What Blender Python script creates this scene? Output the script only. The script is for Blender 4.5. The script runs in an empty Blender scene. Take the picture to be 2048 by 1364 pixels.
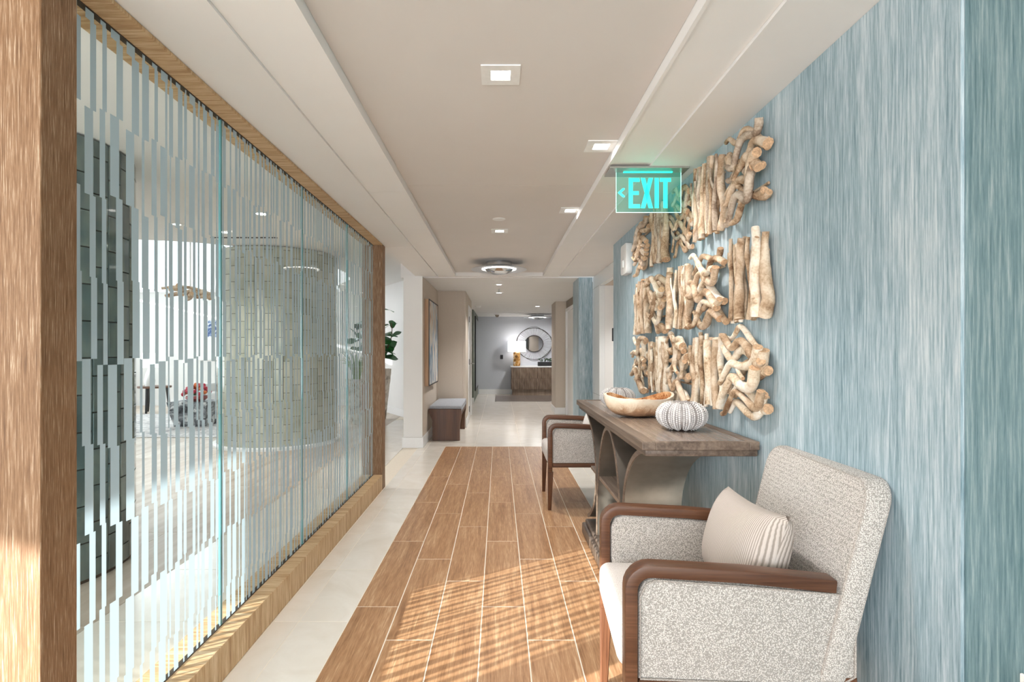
import bpy, bmesh, math, random
from mathutils import Vector, Matrix, noise
R = math.radians
PI = math.pi
scene = bpy.context.scene
col = scene.collection
rnd = random.Random(7)

# ------------------------------------------------------------------ camera
EYE = 1.26
F = 1100.0
cd = bpy.data.cameras.new('camera')
cam = bpy.data.objects.new('camera', cd)
col.objects.link(cam)
cam.location = (0, 0, EYE)
cam.rotation_euler = (R(90), 0, 0)
cd.sensor_width = 36
cd.lens = F / 2048 * 36
cd.shift_x = 26 / 2048
cd.shift_y = 18 / 2048
cd.clip_start = 0.05
cd.clip_end = 200
scene.camera = cam

# ------------------------------------------------------------------ colour, world, sun, window and fill light
scene.view_settings.view_transform = 'Standard'
scene.view_settings.look = 'None'
scene.view_settings.gamma = 1
scene.view_settings.use_curve_mapping = False
scene.view_settings.exposure = 0.98
world = bpy.data.worlds.new('sky')
scene.world = world
world.use_nodes = True
bg = world.node_tree.nodes['Background']
bg.inputs[0].default_value = (0.86, 0.93, 1.0, 1)
bg.inputs[1].default_value = 1.2


def lamp(name, kind, loc, aim, energy, color=(1, 1, 1), **kw):
    ld = bpy.data.lights.new(name, kind)
    ld.energy = energy
    ld.color = color
    for k, v in kw.items():
        setattr(ld, k, v)
    o = bpy.data.objects.new(name, ld)
    o.location = loc
    o.rotation_euler = Vector(aim).to_track_quat('-Z', 'Y').to_euler()
    col.objects.link(o)
    return o


SUN_AZ, SUN_EL = R(32), R(11)
lamp('sun', 'SUN', (-12, -8, 6),
     (math.cos(SUN_AZ) * math.cos(SUN_EL), math.sin(SUN_AZ) * math.cos(SUN_EL), -math.sin(SUN_EL)),
     10.0, (1.0, 0.97, 0.93), angle=R(0.6))
# high lamp fills the lounge windows; back and side lamps are added fill
lamp('fill_light_back', 'AREA', (-2.4, -4.9, 1.35), (0.12, 1, 0.14), 170, (0.97, 0.98, 1.0), shape='RECTANGLE', size=6.4, size_y=2.0)  # fill added behind the camera, aimed slightly up to brighten the ceiling
lamp('fill_light_side', 'AREA', (-8.9, 8.2, 1.4), (1, -0.1, 0.05), 60, (0.90, 0.95, 1.0), shape='RECTANGLE', size=7.0, size_y=1.9)  # fill added out of view to brighten the lounge
lamp('window_daylight_high', 'AREA', (-6.3, 12.4, 3.35), (0.2, -1, -0.3), 70, (0.92, 0.96, 1.0), shape='RECTANGLE', size=5.0, size_y=1.3)


# ------------------------------------------------------------------ materials
def newmat(name):
    m = bpy.data.materials.new(name)
    m.use_nodes = True
    nt = m.node_tree
    b = nt.nodes['Principled BSDF']
    return m, nt, b


def N(nt, t, **kw):
    n = nt.nodes.new(t)
    for k, v in kw.items():
        if k in n.inputs:
            n.inputs[k].default_value = v
        else:
            setattr(n, k, v)
    return n


def srgb(r, g, b):
    f = lambda c: ((c / 255) / 12.92 if c / 255 <= 0.04045 else (((c / 255) + 0.055) / 1.055) ** 2.4)
    return (f(r), f(g), f(b), 1)


def coords(nt, scale=(1, 1, 1), per_object=False, rot=(0, 0, 0)):
    tc = N(nt, 'ShaderNodeTexCoord')
    mp = N(nt, 'ShaderNodeMapping')
    mp.inputs['Scale'].default_value = scale
    mp.inputs['Rotation'].default_value = rot
    nt.links.new(tc.outputs['Object'], mp.inputs['Vector'])
    if per_object:
        oi = N(nt, 'ShaderNodeObjectInfo')
        mu = N(nt, 'ShaderNodeMath', operation='MULTIPLY')
        mu.inputs[1].default_value = 61.7
        nt.links.new(oi.outputs['Random'], mu.inputs[0])
        nt.links.new(mu.outputs[0], mp.inputs['Location'])
    return mp.outputs[0]


def ramp(nt, src, stops):
    r = N(nt, 'ShaderNodeValToRGB')
    el = r.color_ramp.elements
    while len(el) < len(stops):
        el.new(0.5)
    for e, (p, c) in zip(el, stops):
        e.position = p
        e.color = c
    nt.links.new(src, r.inputs[0])
    return r.outputs[0]


def bump(nt, b, src, strength=0.3, dist=0.002):
    bp = N(nt, 'ShaderNodeBump')
    bp.inputs['Strength'].default_value = strength
    bp.inputs['Distance'].default_value = dist
    nt.links.new(src, bp.inputs['Height'])
    nt.links.new(bp.outputs[0], b.inputs['Normal'])


def plain(name, c, rough=0.5, metal=0.0, spec=0.5, var=0.03, bscale=40, bstr=0.0):
    m, nt, b = newmat(name)
    v = coords(nt)
    n = N(nt, 'ShaderNodeTexNoise', Scale=bscale, Detail=3.0)
    nt.links.new(v, n.inputs['Vector'])
    lo = tuple(max(0, x * (1 - var)) for x in c[:3]) + (1,)
    hi = tuple(min(1, x * (1 + var)) for x in c[:3]) + (1,)
    nt.links.new(ramp(nt, n.outputs[0], [(0.3, lo), (0.7, hi)]), b.inputs['Base Color'])
    b.inputs['Roughness'].default_value = rough
    b.inputs['Metallic'].default_value = metal
    b.inputs['Specular IOR Level'].default_value = spec
    if bstr:
        bump(nt, b, n.outputs[0], bstr, 0.002)
    return m


def woodmat(name, stops, axis='Y', fine=90, rough=0.5, spec=0.4, per_object=True, bstr=0.25, stretch=0.035, coarse=True):
    """grain stretched along an axis; stops = list of ramp colours dark..light"""
    m, nt, b = newmat(name)
    s = [1, 1, 1]
    for ch in axis: s['XYZ'.index(ch)] = stretch
    v = coords(nt, tuple(s), per_object)
    n1 = N(nt, 'ShaderNodeTexNoise', Scale=fine, Detail=5.0, Roughness=0.65)
    n2 = N(nt, 'ShaderNodeTexNoise', Scale=fine * 0.16, Detail=4.0, Distortion=0.8)
    nt.links.new(v, n1.inputs['Vector'])
    nt.links.new(v, n2.inputs['Vector'])
    mx = N(nt, 'ShaderNodeMix')
    mx.inputs[0].default_value = 0.45 if coarse else 0.15
    nt.links.new(n1.outputs[0], mx.inputs[2])
    nt.links.new(n2.outputs[0], mx.inputs[3])
    k = len(stops)
    c = ramp(nt, mx.outputs[0], [(0.34 + 0.32 * i / (k - 1), st) for i, st in enumerate(stops)])
    nt.links.new(c, b.inputs['Base Color'])
    b.inputs['Roughness'].default_value = rough
    b.inputs['Specular IOR Level'].default_value = spec
    bump(nt, b, n1.outputs[0], bstr, 0.001)
    return m


M = {}
M['ceil_white'] = plain('ceiling_paint', srgb(238, 236, 234), 0.7, spec=0.25, var=0.01, bscale=3)
M['ceil_band'] = plain('ceiling_band_paint', srgb(243, 241, 239), 0.6, spec=0.3, var=0.01, bscale=3)
M['tray'] = plain('tray_panel_paint', srgb(222, 217, 213), 0.7, spec=0.25, var=0.015, bscale=2)
M['white_wall'] = plain('white_wall_paint', srgb(236, 235, 233), 0.7, spec=0.25, var=0.01, bscale=3)
M['beige_wall'] = plain('beige_vinyl_wall', srgb(206, 194, 181), 0.65, spec=0.3, var=0.03, bscale=60, bstr=0.1)
M['grey_wall'] = plain('pale_grey_wall', srgb(200, 203, 210), 0.7, spec=0.2, var=0.02)
M['taupe'] = plain('taupe_wall', srgb(150, 140, 128), 0.7, var=0.02)
M['trim'] = plain('gloss_trim_paint', srgb(240, 240, 240), 0.35, spec=0.5, var=0.01)
M['gloss_white'] = plain('gloss_white_panel', srgb(236, 238, 238), 0.2, spec=0.5, var=0.01)
M['gap'] = plain('dark_joint', srgb(60, 50, 42), 0.9)
M['grout'] = plain('cream_grout', srgb(236, 226, 210), 0.85, var=0.03)
M['black'] = plain('black_metal', srgb(28, 28, 30), 0.45)
M['slate'] = plain('grey_tile_mat', srgb(120, 118, 116), 0.6, var=0.1)
M['chrome'] = plain('polished_metal', srgb(205, 208, 212), 0.12, metal=1.0, var=0.01)
M['satin_silver'] = plain('satin_silver_disc', srgb(216, 220, 226), 0.3, metal=0.35, var=0.02)
M['nickel'] = plain('brushed_metal', srgb(190, 188, 184), 0.35, metal=1.0, var=0.02)
M['white_plastic'] = plain('white_plastic', srgb(238, 238, 236), 0.4)

M['oak'] = woodmat('cerused_oak_upright', [srgb(98, 68, 42), srgb(124, 90, 60), srgb(144, 110, 80), srgb(196, 172, 146)], 'Z', 420, 0.55, stretch=0.03, per_object=False, bstr=0.35, coarse=False)
M['oak_side'] = woodmat('cerused_oak_lengthwise', [srgb(154, 116, 76), srgb(184, 148, 106), srgb(206, 176, 136), srgb(226, 202, 168)], 'XZ', 240, 0.5, stretch=0.05, per_object=False)
M['plank'] = woodmat('wood_look_floor_tile', [srgb(134, 94, 62), srgb(164, 121, 84), srgb(184, 142, 104), srgb(208, 174, 138)], 'Y', 170, 0.36, spec=0.5, bstr=0.12, stretch=0.06)
M['walnut'] = woodmat('walnut', [srgb(74, 46, 32), srgb(100, 66, 46), srgb(122, 84, 62)], 'X', 110, 0.35, per_object=False, bstr=0.08)
M['walnut_v'] = woodmat('walnut_upright', [srgb(74, 46, 32), srgb(100, 66, 46), srgb(122, 84, 62)], 'Z', 110, 0.35, per_object=False, bstr=0.08)
M['bench_wood'] = woodmat('brown_bench_wood', [srgb(66, 42, 30), srgb(96, 64, 46), srgb(120, 84, 60)], 'Z', 70, 0.4, per_object=False)
M['console_wood'] = woodmat('grey_brown_console_wood', [srgb(118, 102, 91), srgb(134, 117, 105), srgb(148, 131, 118), srgb(160, 144, 130)], 'Y', 140, 0.22, spec=0.55, per_object=False, bstr=0.08)
M['console_edge'] = woodmat('distressed_console_edge', [srgb(70, 56, 47), srgb(112, 95, 82), srgb(142, 124, 109)], 'Y', 60, 0.45, per_object=False)
M['console_metal'] = plain('silver_leaf_panel', srgb(140, 132, 122), 0.36, metal=0.75, var=0.18, bscale=9, bstr=0.1)
M['base_dark'] = plain('dark_plinth_wood', srgb(86, 74, 66), 0.35, var=0.2, bscale=25)

# pale porcelain tile
def tilemat(name, a, b2, scale, rough, stretch=(1, 1, 1)):
    m, nt, b = newmat(name)
    v = coords(nt, stretch, True)
    n = N(nt, 'ShaderNodeTexNoise', Scale=scale, Detail=5.0, Roughness=0.6, Distortion=1.2)
    nt.links.new(v, n.inputs['Vector'])
    nt.links.new(ramp(nt, n.outputs[0], [(0.32, a), (0.68, b2)]), b.inputs['Base Color'])
    b.inputs['Roughness'].default_value = rough
    return m


M['tile'] = tilemat('cream_porcelain_tile', srgb(230, 222, 210), srgb(240, 234, 225), 3.0, 0.2)
M['travertine'] = tilemat('striated_travertine', srgb(176, 158, 140), srgb(216, 206, 194), 5.0, 0.45, (1, 0.12, 1))
M['grey_plank'] = tilemat('grey_brown_floor_plank', srgb(96, 86, 80), srgb(128, 116, 108), 6.0, 0.3, (0.15, 1, 1))

# blue streaked wallpaper
def wallpaper(name, dark, mid, light, off):
    m, nt, b = newmat(name)
    v = coords(nt, (1, 1, 0.045))
    va = coords(nt, (1, 1, 0.25))
    n1 = N(nt, 'ShaderNodeTexNoise', Scale=150.0, Detail=6.0, Roughness=0.7)
    n2 = N(nt, 'ShaderNodeTexNoise', Scale=24.0, Detail=4.0)
    n3 = N(nt, 'ShaderNodeTexNoise', Scale=2.4, Detail=2.0)
    nt.links.new(v, n1.inputs['Vector'])
    nt.links.new(v, n2.inputs['Vector'])
    nt.links.new(va, n3.inputs['Vector'])
    mx = N(nt, 'ShaderNodeMix')
    mx.inputs[0].default_value = 0.28
    nt.links.new(n1.outputs[0], mx.inputs[2])
    nt.links.new(n2.outputs[0], mx.inputs[3])
    ad = N(nt, 'ShaderNodeMath', operation='MULTIPLY_ADD')
    nt.links.new(n3.outputs[0], ad.inputs[0])
    ad.inputs[1].default_value = 0.22
    nt.links.new(mx.outputs[0], ad.inputs[2])
    sb = N(nt, 'ShaderNodeMath', operation='SUBTRACT')
    nt.links.new(ad.outputs[0], sb.inputs[0])
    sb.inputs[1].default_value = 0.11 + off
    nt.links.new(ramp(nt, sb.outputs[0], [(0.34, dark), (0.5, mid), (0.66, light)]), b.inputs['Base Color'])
    b.inputs['Roughness'].default_value = 0.55
    b.inputs['Specular IOR Level'].default_value = 0.35
    bump(nt, b, n1.outputs[0], 0.3, 0.001)
    return m


M['wallpaper'] = wallpaper('blue_streaked_wallpaper', srgb(98, 128, 138), srgb(160, 181, 190), srgb(212, 221, 225), 0.0)
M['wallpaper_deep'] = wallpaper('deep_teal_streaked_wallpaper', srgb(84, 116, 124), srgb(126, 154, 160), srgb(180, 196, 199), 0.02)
M['wallpaper_green'] = wallpaper('grey_green_streaked_wallpaper', srgb(84, 92, 84), srgb(122, 130, 118), srgb(160, 164, 152), 0.0)

# woven fabric
def fabric(name, dark, light, scale, rough=0.9):
    m, nt, b = newmat(name)
    v = coords(nt, (1, 1, 1))
    vo = N(nt, 'ShaderNodeTexVoronoi', Scale=scale)
    vo.inputs['Randomness'].default_value = 0.75
    nt.links.new(v, vo.inputs['Vector'])
    nt.links.new(ramp(nt, vo.outputs['Distance'], [(0.25, light), (0.62, dark)]), b.inputs['Base Color'])
    b.inputs['Roughness'].default_value = rough
    b.inputs['Specular IOR Level'].default_value = 0.1
    b.inputs['Sheen Weight'].default_value = 0.15
    inv = N(nt, 'ShaderNodeMath', operation='SUBTRACT')
    inv.inputs[0].default_value = 1.0
    nt.links.new(vo.outputs['Distance'], inv.inputs[1])
    bump(nt, b, inv.outputs[0], 0.6, 0.003)
    return m


M['weave'] = fabric('oatmeal_woven_fabric', srgb(162, 156, 150), srgb(232, 226, 220), 280)
M['seat_fabric'] = fabric('pale_seat_fabric', srgb(196, 188, 182), srgb(226, 219, 214), 420)
M['piping'] = fabric('piping_fabric', srgb(160, 152, 145), srgb(214, 206, 198), 350)
M['bench_fabric'] = fabric('grey_blue_bench_fabric', srgb(150, 154, 162), srgb(190, 193, 200), 300)
M['grey_fabric'] = fabric('grey_upholstery', srgb(120, 116, 114), srgb(170, 166, 164), 200)
M['white_fabric'] = fabric('white_upholstery', srgb(205, 203, 200), srgb(236, 234, 232), 200)


def corduroy(name, a, b2, freq, axis):
    m, nt, b = newmat(name)
    v = coords(nt)
    w = N(nt, 'ShaderNodeTexWave', Scale=freq, Distortion=0.6, Detail=1.0, bands_direction=axis)
    w.inputs['Detail Scale'].default_value = 2.0
    nt.links.new(v, w.inputs['Vector'])
    nt.links.new(ramp(nt, w.outputs[0], [(0.1, a), (0.6, b2)]), b.inputs['Base Color'])
    b.inputs['Roughness'].default_value = 0.85
    b.inputs['Specular IOR Level'].default_value = 0.15
    bump(nt, b, w.outputs[0], 0.5, 0.002)
    return m


M['cord'] = corduroy('ribbed_pillow_fabric', srgb(158, 147, 138), srgb(206, 195, 187), 48, 'Y')
M['cord_light'] = corduroy('ribbed_light_pillow_fabric', srgb(205, 200, 194), srgb(232, 228, 224), 48, 'Y')

# driftwood
def driftmat(name, stops):
    m, nt, b = newmat(name)
    v = coords(nt, (1, 1, 1), True)
    n1 = N(nt, 'ShaderNodeTexNoise', Scale=9.0, Detail=5.0, Roughness=0.6, Distortion=0.8)
    n2 = N(nt, 'ShaderNodeTexNoise', Scale=120.0, Detail=4.0)
    nt.links.new(v, n1.inputs['Vector'])
    nt.links.new(v, n2.inputs['Vector'])
    mx = N(nt, 'ShaderNodeMix')
    mx.inputs[0].default_value = 0.2
    nt.links.new(n1.outputs[0], mx.inputs[2])
    nt.links.new(n2.outputs[0], mx.inputs[3])
    k = len(stops)
    nt.links.new(ramp(nt, mx.outputs[0], [(0.36 + 0.26 * i / (k - 1), s) for i, s in enumerate(stops)]), b.inputs['Base Color'])
    b.inputs['Roughness'].default_value = 0.75
    b.inputs['Specular IOR Level'].default_value = 0.25
    bump(nt, b, mx.outputs[0], 0.45, 0.003)
    return m


M['drift'] = driftmat('bleached_driftwood', [srgb(120, 90, 66), srgb(174, 146, 118), srgb(204, 180, 154), srgb(224, 206, 184)])
M['drift_grey'] = driftmat('grey_driftwood', [srgb(116, 96, 80), srgb(162, 142, 124), srgb(196, 180, 162), srgb(214, 200, 184)])
M['drift_pale'] = driftmat('pale_driftwood', [srgb(160, 128, 98), srgb(214, 192, 164), srgb(236, 222, 202), srgb(244, 236, 224)])
M['cut'] = plain('sawn_branch_end', srgb(196, 160, 126), 0.8, var=0.3, bscale=120)

# glass
m, nt, b = newmat('clear_glass')
nt.nodes.remove(b)
out = nt.nodes['Material Output']
tr = N(nt, 'ShaderNodeBsdfTransparent')
tr.inputs[0].default_value = (0.955, 0.985, 0.98, 1)
gl = N(nt, 'ShaderNodeBsdfGlossy')
gl.inputs['Roughness'].default_value = 0.0
fr = N(nt, 'ShaderNodeFresnel')
fr.inputs[0].default_value = 1.24
gm = N(nt, 'ShaderNodeNewGeometry')
iv = N(nt, 'ShaderNodeMath', operation='SUBTRACT')
iv.inputs[0].default_value = 1.0
nt.links.new(gm.outputs['Backfacing'], iv.inputs[1])
ff = N(nt, 'ShaderNodeMath', operation='MULTIPLY')
nt.links.new(fr.outputs[0], ff.inputs[0])
nt.links.new(iv.outputs[0], ff.inputs[1])
mx = N(nt, 'ShaderNodeMixShader')
nt.links.new(ff.outputs[0], mx.inputs[0])
nt.links.new(tr.outputs[0], mx.inputs[1])
nt.links.new(gl.outputs[0], mx.inputs[2])
nt.links.new(mx.outputs[0], out.inputs[0])
M['glass'] = m

m, nt, b = newmat('acid_etched_frit')
nt.nodes.remove(b)
out = nt.nodes['Material Output']
df = N(nt, 'ShaderNodeBsdfDiffuse')
df.inputs[0].default_value = srgb(182, 201, 211)
tl = N(nt, 'ShaderNodeBsdfTranslucent')
tl.inputs[0].default_value = srgb(184, 202, 212)
mx = N(nt, 'ShaderNodeMixShader')
mx.inputs[0].default_value = 0.22
nt.links.new(df.outputs[0], mx.inputs[1])
nt.links.new(tl.outputs[0], mx.inputs[2])
nt.links.new(mx.outputs[0], out.inputs[0])
M['frit'] = m

m, nt, b = newmat('teal_glass_edge')
b.inputs['Base Color'].default_value = srgb(110, 178, 186)
b.inputs['Roughness'].default_value = 0.1
b.inputs['Transmission Weight'].default_value = 0.35
M['glass_edge'] = m

# column tiles
m, nt, b = newmat('grey_green_glass_tile')
v = coords(nt, (1, 1, 0.4), True)
n = N(nt, 'ShaderNodeTexNoise', Scale=7.0, Detail=3.0)
nt.links.new(v, n.inputs['Vector'])
nt.links.new(ramp(nt, n.outputs[0], [(0.3, srgb(66, 80, 80)), (0.5, srgb(90, 104, 102)), (0.7, srgb(120, 130, 122))]), b.inputs['Base Color'])
b.inputs['Roughness'].default_value = 0.08
b.inputs['Coat Weight'].default_value = 0.4
b.inputs['Coat Roughness'].default_value = 0.03
M['glass_tile'] = m
m, nt, b = newmat('gold_green_glass_tile')
v = coords(nt, (1, 1, 0.4), True)
n = N(nt, 'ShaderNodeTexNoise', Scale=5.0, Detail=3.0)
nt.links.new(v, n.inputs['Vector'])
nt.links.new(ramp(nt, n.outputs[0], [(0.3, srgb(150, 154, 140)), (0.5, srgb(180, 182, 168)), (0.7, srgb(204, 204, 192))]), b.inputs['Base Color'])
b.inputs['Roughness'].default_value = 0.12
b.inputs['Coat Weight'].default_value = 0.4
M['glass_tile_light'] = m


def emit(name, c, s):
    m, nt, b = newmat(name)
    b.inputs['Base Color'].default_value = c
    b.inputs['Emission Color'].default_value = c
    b.inputs['Emission Strength'].default_value = s
    return m


M['lamp_glow'] = emit('lamp_glow', (1, 0.97, 0.92, 1), 7)
M['soft_glow'] = emit('soft_lamp_glow', (1, 0.98, 0.95, 1), 2.0)
M['shade_glow'] = emit('lit_lamp_shade', (1, 0.99, 0.97, 1), 0.8)
M['exit_glow'] = emit('exit_green_glow', (0.02, 0.80, 0.60, 1), 1.0)
m, nt, b = newmat('green_edge_lit_acrylic')
nt.nodes.remove(b)
tr = N(nt, 'ShaderNodeBsdfTransparent')
tr.inputs[0].default_value = (0.86, 0.97, 0.94, 1)
em = N(nt, 'ShaderNodeEmission')
em.inputs[0].default_value = (0.10, 0.95, 0.72, 1)
em.inputs[1].default_value = 0.55
mx = N(nt, 'ShaderNodeMixShader')
mx.inputs[0].default_value = 0.10
nt.links.new(tr.outputs[0], mx.inputs[1])
nt.links.new(em.outputs[0], mx.inputs[2])
nt.links.new(mx.outputs[0], nt.nodes['Material Output'].inputs[0])
M['exit_acrylic'] = m
M['exit_edge'] = emit('exit_panel_edge_glow', (0.45, 1.0, 0.85, 1), 0.9)

# urchin shell
m, nt, b = newmat('sea_urchin_shell')
v = coords(nt)
n = N(nt, 'ShaderNodeTexNoise', Scale=30.0, Detail=3.0)
nt.links.new(v, n.inputs['Vector'])
nt.links.new(ramp(nt, n.outputs[0], [(0.35, srgb(126, 120, 118)), (0.65, srgb(176, 170, 168))]), b.inputs['Base Color'])
b.inputs['Roughness'].default_value = 0.55
M['urchin'] = m
M['urchin_stud'] = plain('pearly_stud', srgb(222, 219, 218), 0.3)

# live-edge bowl
m, nt, b = newmat('pale_burl_wood')
v = coords(nt, (1, 1, 1))
n = N(nt, 'ShaderNodeTexNoise', Scale=16.0, Detail=7.0, Roughness=0.7, Distortion=1.5)
nt.links.new(v, n.inputs['Vector'])
sx = N(nt, 'ShaderNodeSeparateXYZ')
nt.links.new(v, sx.inputs[0])
mr = N(nt, 'ShaderNodeMapRange')
mr.inputs['From Min'].default_value = 0.0
mr.inputs['From Max'].default_value = 0.125
nt.links.new(sx.outputs[2], mr.inputs['Value'])
ad = N(nt, 'ShaderNodeMath', operation='MULTIPLY_ADD')
nt.links.new(n.outputs[0], ad.inputs[0])
ad.inputs[1].default_value = 1.0
nt.links.new(mr.outputs[0], ad.inputs[2])
hf = N(nt, 'ShaderNodeMath', operation='MULTIPLY')
nt.links.new(ad.outputs[0], hf.inputs[0])
hf.inputs[1].default_value = 0.5
nt.links.new(ramp(nt, hf.outputs[0], [(0.26, srgb(150, 116, 92)), (0.38, srgb(196, 156, 122)), (0.5, srgb(234, 212, 184)), (0.66, srgb(246, 234, 214))]), b.inputs['Base Color'])
b.inputs['Roughness'].default_value = 0.4
bump(nt, b, n.outputs[0], 0.3, 0.003)
M['burl'] = m
M['burl_inside'] = driftmat('orange_burl_interior', [srgb(120, 72, 40), srgb(186, 130, 84), srgb(222, 178, 132), srgb(240, 214, 180)])
m, nt, b = newmat('sun_diffusing_curtain')
nt.nodes.remove(b)
tl = N(nt, 'ShaderNodeBsdfTranslucent')
tl.inputs[0].default_value = srgb(216, 218, 220)
df = N(nt, 'ShaderNodeBsdfDiffuse')
df.inputs[0].default_value = srgb(226, 226, 226)
mx = N(nt, 'ShaderNodeMixShader')
mx.inputs[0].default_value = 0.5
nt.links.new(df.outputs[0], mx.inputs[1])
nt.links.new(tl.outputs[0], mx.inputs[2])
nt.links.new(mx.outputs[0], nt.nodes['Material Output'].inputs[0])
M['sheer'] = m
M['leaf'] = plain('fiddle_leaf', srgb(34, 92, 40), 0.3, var=0.3, bscale=8)
M['leaf_dark'] = plain('fiddle_leaf_underside', srgb(52, 78, 50), 0.5, var=0.2, bscale=8)
M['blade'] = plain('spiky_leaf', srgb(132, 160, 96), 0.45, var=0.3, bscale=20)
M['stem'] = plain('bark_stem', srgb(92, 72, 52), 0.8, var=0.2)
M['pot'] = driftmat('shell_textured_pot', [srgb(128, 116, 104), srgb(196, 184, 170), srgb(226, 216, 204), srgb(240, 232, 222)])
M['red'] = plain('red_petals', srgb(190, 32, 60), 0.5, var=0.25)
M['orange'] = plain('orange_petals', srgb(228, 120, 60), 0.5, var=0.2)
M['red_pot'] = plain('red_ceramic', srgb(150, 42, 40), 0.3)
M['rock'] = driftmat('marbled_grey_rock', [srgb(40, 42, 46), srgb(88, 92, 98), srgb(150, 154, 158), srgb(232, 232, 232)])
M['rug'] = driftmat('grey_streaked_rug', [srgb(150, 150, 154), srgb(190, 188, 188), srgb(216, 212, 210), srgb(232, 230, 228)])
M['mirror'] = plain('mirror_glass', srgb(200, 202, 204), 0.03, metal=1.0, var=0.0)
M['wire'] = plain('dark_wire', srgb(70, 64, 60), 0.4, metal=0.6)
M['gold_ceramic'] = driftmat('amber_glazed_ceramic', [srgb(60, 46, 34), srgb(150, 104, 52), srgb(196, 150, 82), srgb(206, 200, 190)])
M['ribbed_wood'] = woodmat('ribbed_cabinet_wood', [srgb(112, 94, 80), srgb(150, 130, 112), srgb(178, 158, 138)], 'Z', 60, 0.5, per_object=True)
M['pale_wood'] = woodmat('pale_frame_wood', [srgb(170, 136, 108), srgb(196, 162, 132), srgb(210, 180, 150)], 'Z', 80, 0.6, per_object=False)

# abstract painting, vertical blue / cream / rust strokes
m, nt, b = newmat('abstract_canvas')
v = coords(nt, (1, 3.2, 0.9))
n1 = N(nt, 'ShaderNodeTexNoise', Scale=2.6, Detail=4.0, Distortion=0.9)
nt.links.new(v, n1.inputs['Vector'])
nt.links.new(ramp(nt, n1.outputs[0], [(0.28, srgb(38, 52, 74)), (0.38, srgb(92, 126, 160)), (0.46, srgb(170, 186, 200)),
                                     (0.54, srgb(222, 216, 208)), (0.62, srgb(206, 192, 178)), (0.72, srgb(168, 112, 84))]), b.inputs['Base Color'])
b.inputs['Roughness'].default_value = 0.6
M['canvas'] = m
m, nt, b = newmat('blue_print')
v = coords(nt, (1, 1, 1))
n1 = N(nt, 'ShaderNodeTexNoise', Scale=14.0, Detail=3.0, Distortion=1.5)
nt.links.new(v, n1.inputs['Vector'])
nt.links.new(ramp(nt, n1.outputs[0], [(0.42, srgb(56, 84, 140)), (0.52, srgb(150, 172, 206)), (0.6, srgb(232, 232, 236))]), b.inputs['Base Color'])
M['blue_print'] = m
m, nt, b = newmat('speckled_pillow')
v = coords(nt, (1, 1, 0.6))
n1 = N(nt, 'ShaderNodeTexNoise', Scale=40.0, Detail=2.0, Distortion=0.6)
nt.links.new(v, n1.inputs['Vector'])
nt.links.new(ramp(nt, n1.outputs[0], [(0.44, srgb(70, 62, 56)), (0.5, srgb(232, 228, 222))]), b.inputs['Base Color'])
M['speckle'] = m


# ------------------------------------------------------------------ mesh helpers
def tag(o, label=None, cat=None, group=None, kind=None):
    if label: o['label'] = label
    if cat: o['category'] = cat
    if group: o['group'] = group
    if kind: o['kind'] = kind
    return o


def empty(name, loc=(0, 0, 0), rz=0):
    o = bpy.data.objects.new(name, None)
    o.empty_display_size = 0.1
    col.objects.link(o)
    o.location = loc
    o.rotation_euler = (0, 0, rz)
    return o


def obj(name, bm, mats, parent=None, smooth=None, loc=None):
    me = bpy.data.meshes.new(name)
    bmesh.ops.recalc_face_normals(bm, faces=bm.faces)
    bm.to_mesh(me)
    bm.free()
    for k in (mats if isinstance(mats, (list, tuple)) else [mats]):
        me.materials.append(M[k])
    if smooth is not None:
        me.shade_smooth()
        me.set_sharp_from_angle(angle=R(smooth))
    o = bpy.data.objects.new(name, me)
    col.objects.link(o)
    if parent: o.parent = parent
    if loc: o.location = loc
    return o


def link_copy(o, parent=None, loc=None, name=None):
    c = o.copy()
    col.objects.link(c)
    if parent: c.parent = parent
    if loc is not None: c.location = loc
    return c


def box(bm, x0, x1, y0, y1, z0, z1, bev=0, seg=1, mat=0):
    vs = [bm.verts.new((x, y, z)) for x in (x0, x1) for y in (y0, y1) for z in (z0, z1)]
    q = [(0, 1, 3, 2), (4, 6, 7, 5), (0, 4, 5, 1), (2, 3, 7, 6), (0, 2, 6, 4), (1, 5, 7, 3)]
    fs = [bm.faces.new([vs[i] for i in f]) for f in q]
    for f in fs: f.material_index = mat
    if bev:
        es = list({e for f in fs for e in f.edges})
        bmesh.ops.recalc_face_normals(bm, faces=fs)
        bmesh.ops.bevel(bm, geom=es, offset=bev, segments=seg, profile=0.5, affect='EDGES', clamp_overlap=True)
    return vs


def bx(x0, x1, y0, y1, z0, z1, bev=0, seg=1):
    bm = bmesh.new()
    box(bm, x0, x1, y0, y1, z0, z1, bev, seg)
    return bm


def prism(pts, axis, a0, a1, bm=None, bev=0, seg=1):
    """extrude polygon pts (2D) along axis from a0 to a1. axis X: pts=(y,z); Y: (x,z); Z: (x,y)"""
    bm = bm or bmesh.new()
    def mk(p, a):
        return {'X': (a, p[0], p[1]), 'Y': (p[0], a, p[1]), 'Z': (p[0], p[1], a)}[axis]
    A = [bm.verts.new(mk(p, a0)) for p in pts]
    B = [bm.verts.new(mk(p, a1)) for p in pts]
    n = len(pts)
    fs = [bm.faces.new(A[::-1]), bm.faces.new(B)]
    caps = list(fs)
    for i in range(n):
        fs.append(bm.faces.new((A[i], A[(i + 1) % n], B[(i + 1) % n], B[i])))
    bmesh.ops.recalc_face_normals(bm, faces=fs)
    if bev:
        es = list({e for f in caps for e in f.edges})
        bmesh.ops.bevel(bm, geom=es, offset=bev, segments=seg, profile=0.5, affect='EDGES', clamp_overlap=True)
    return bm


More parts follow.
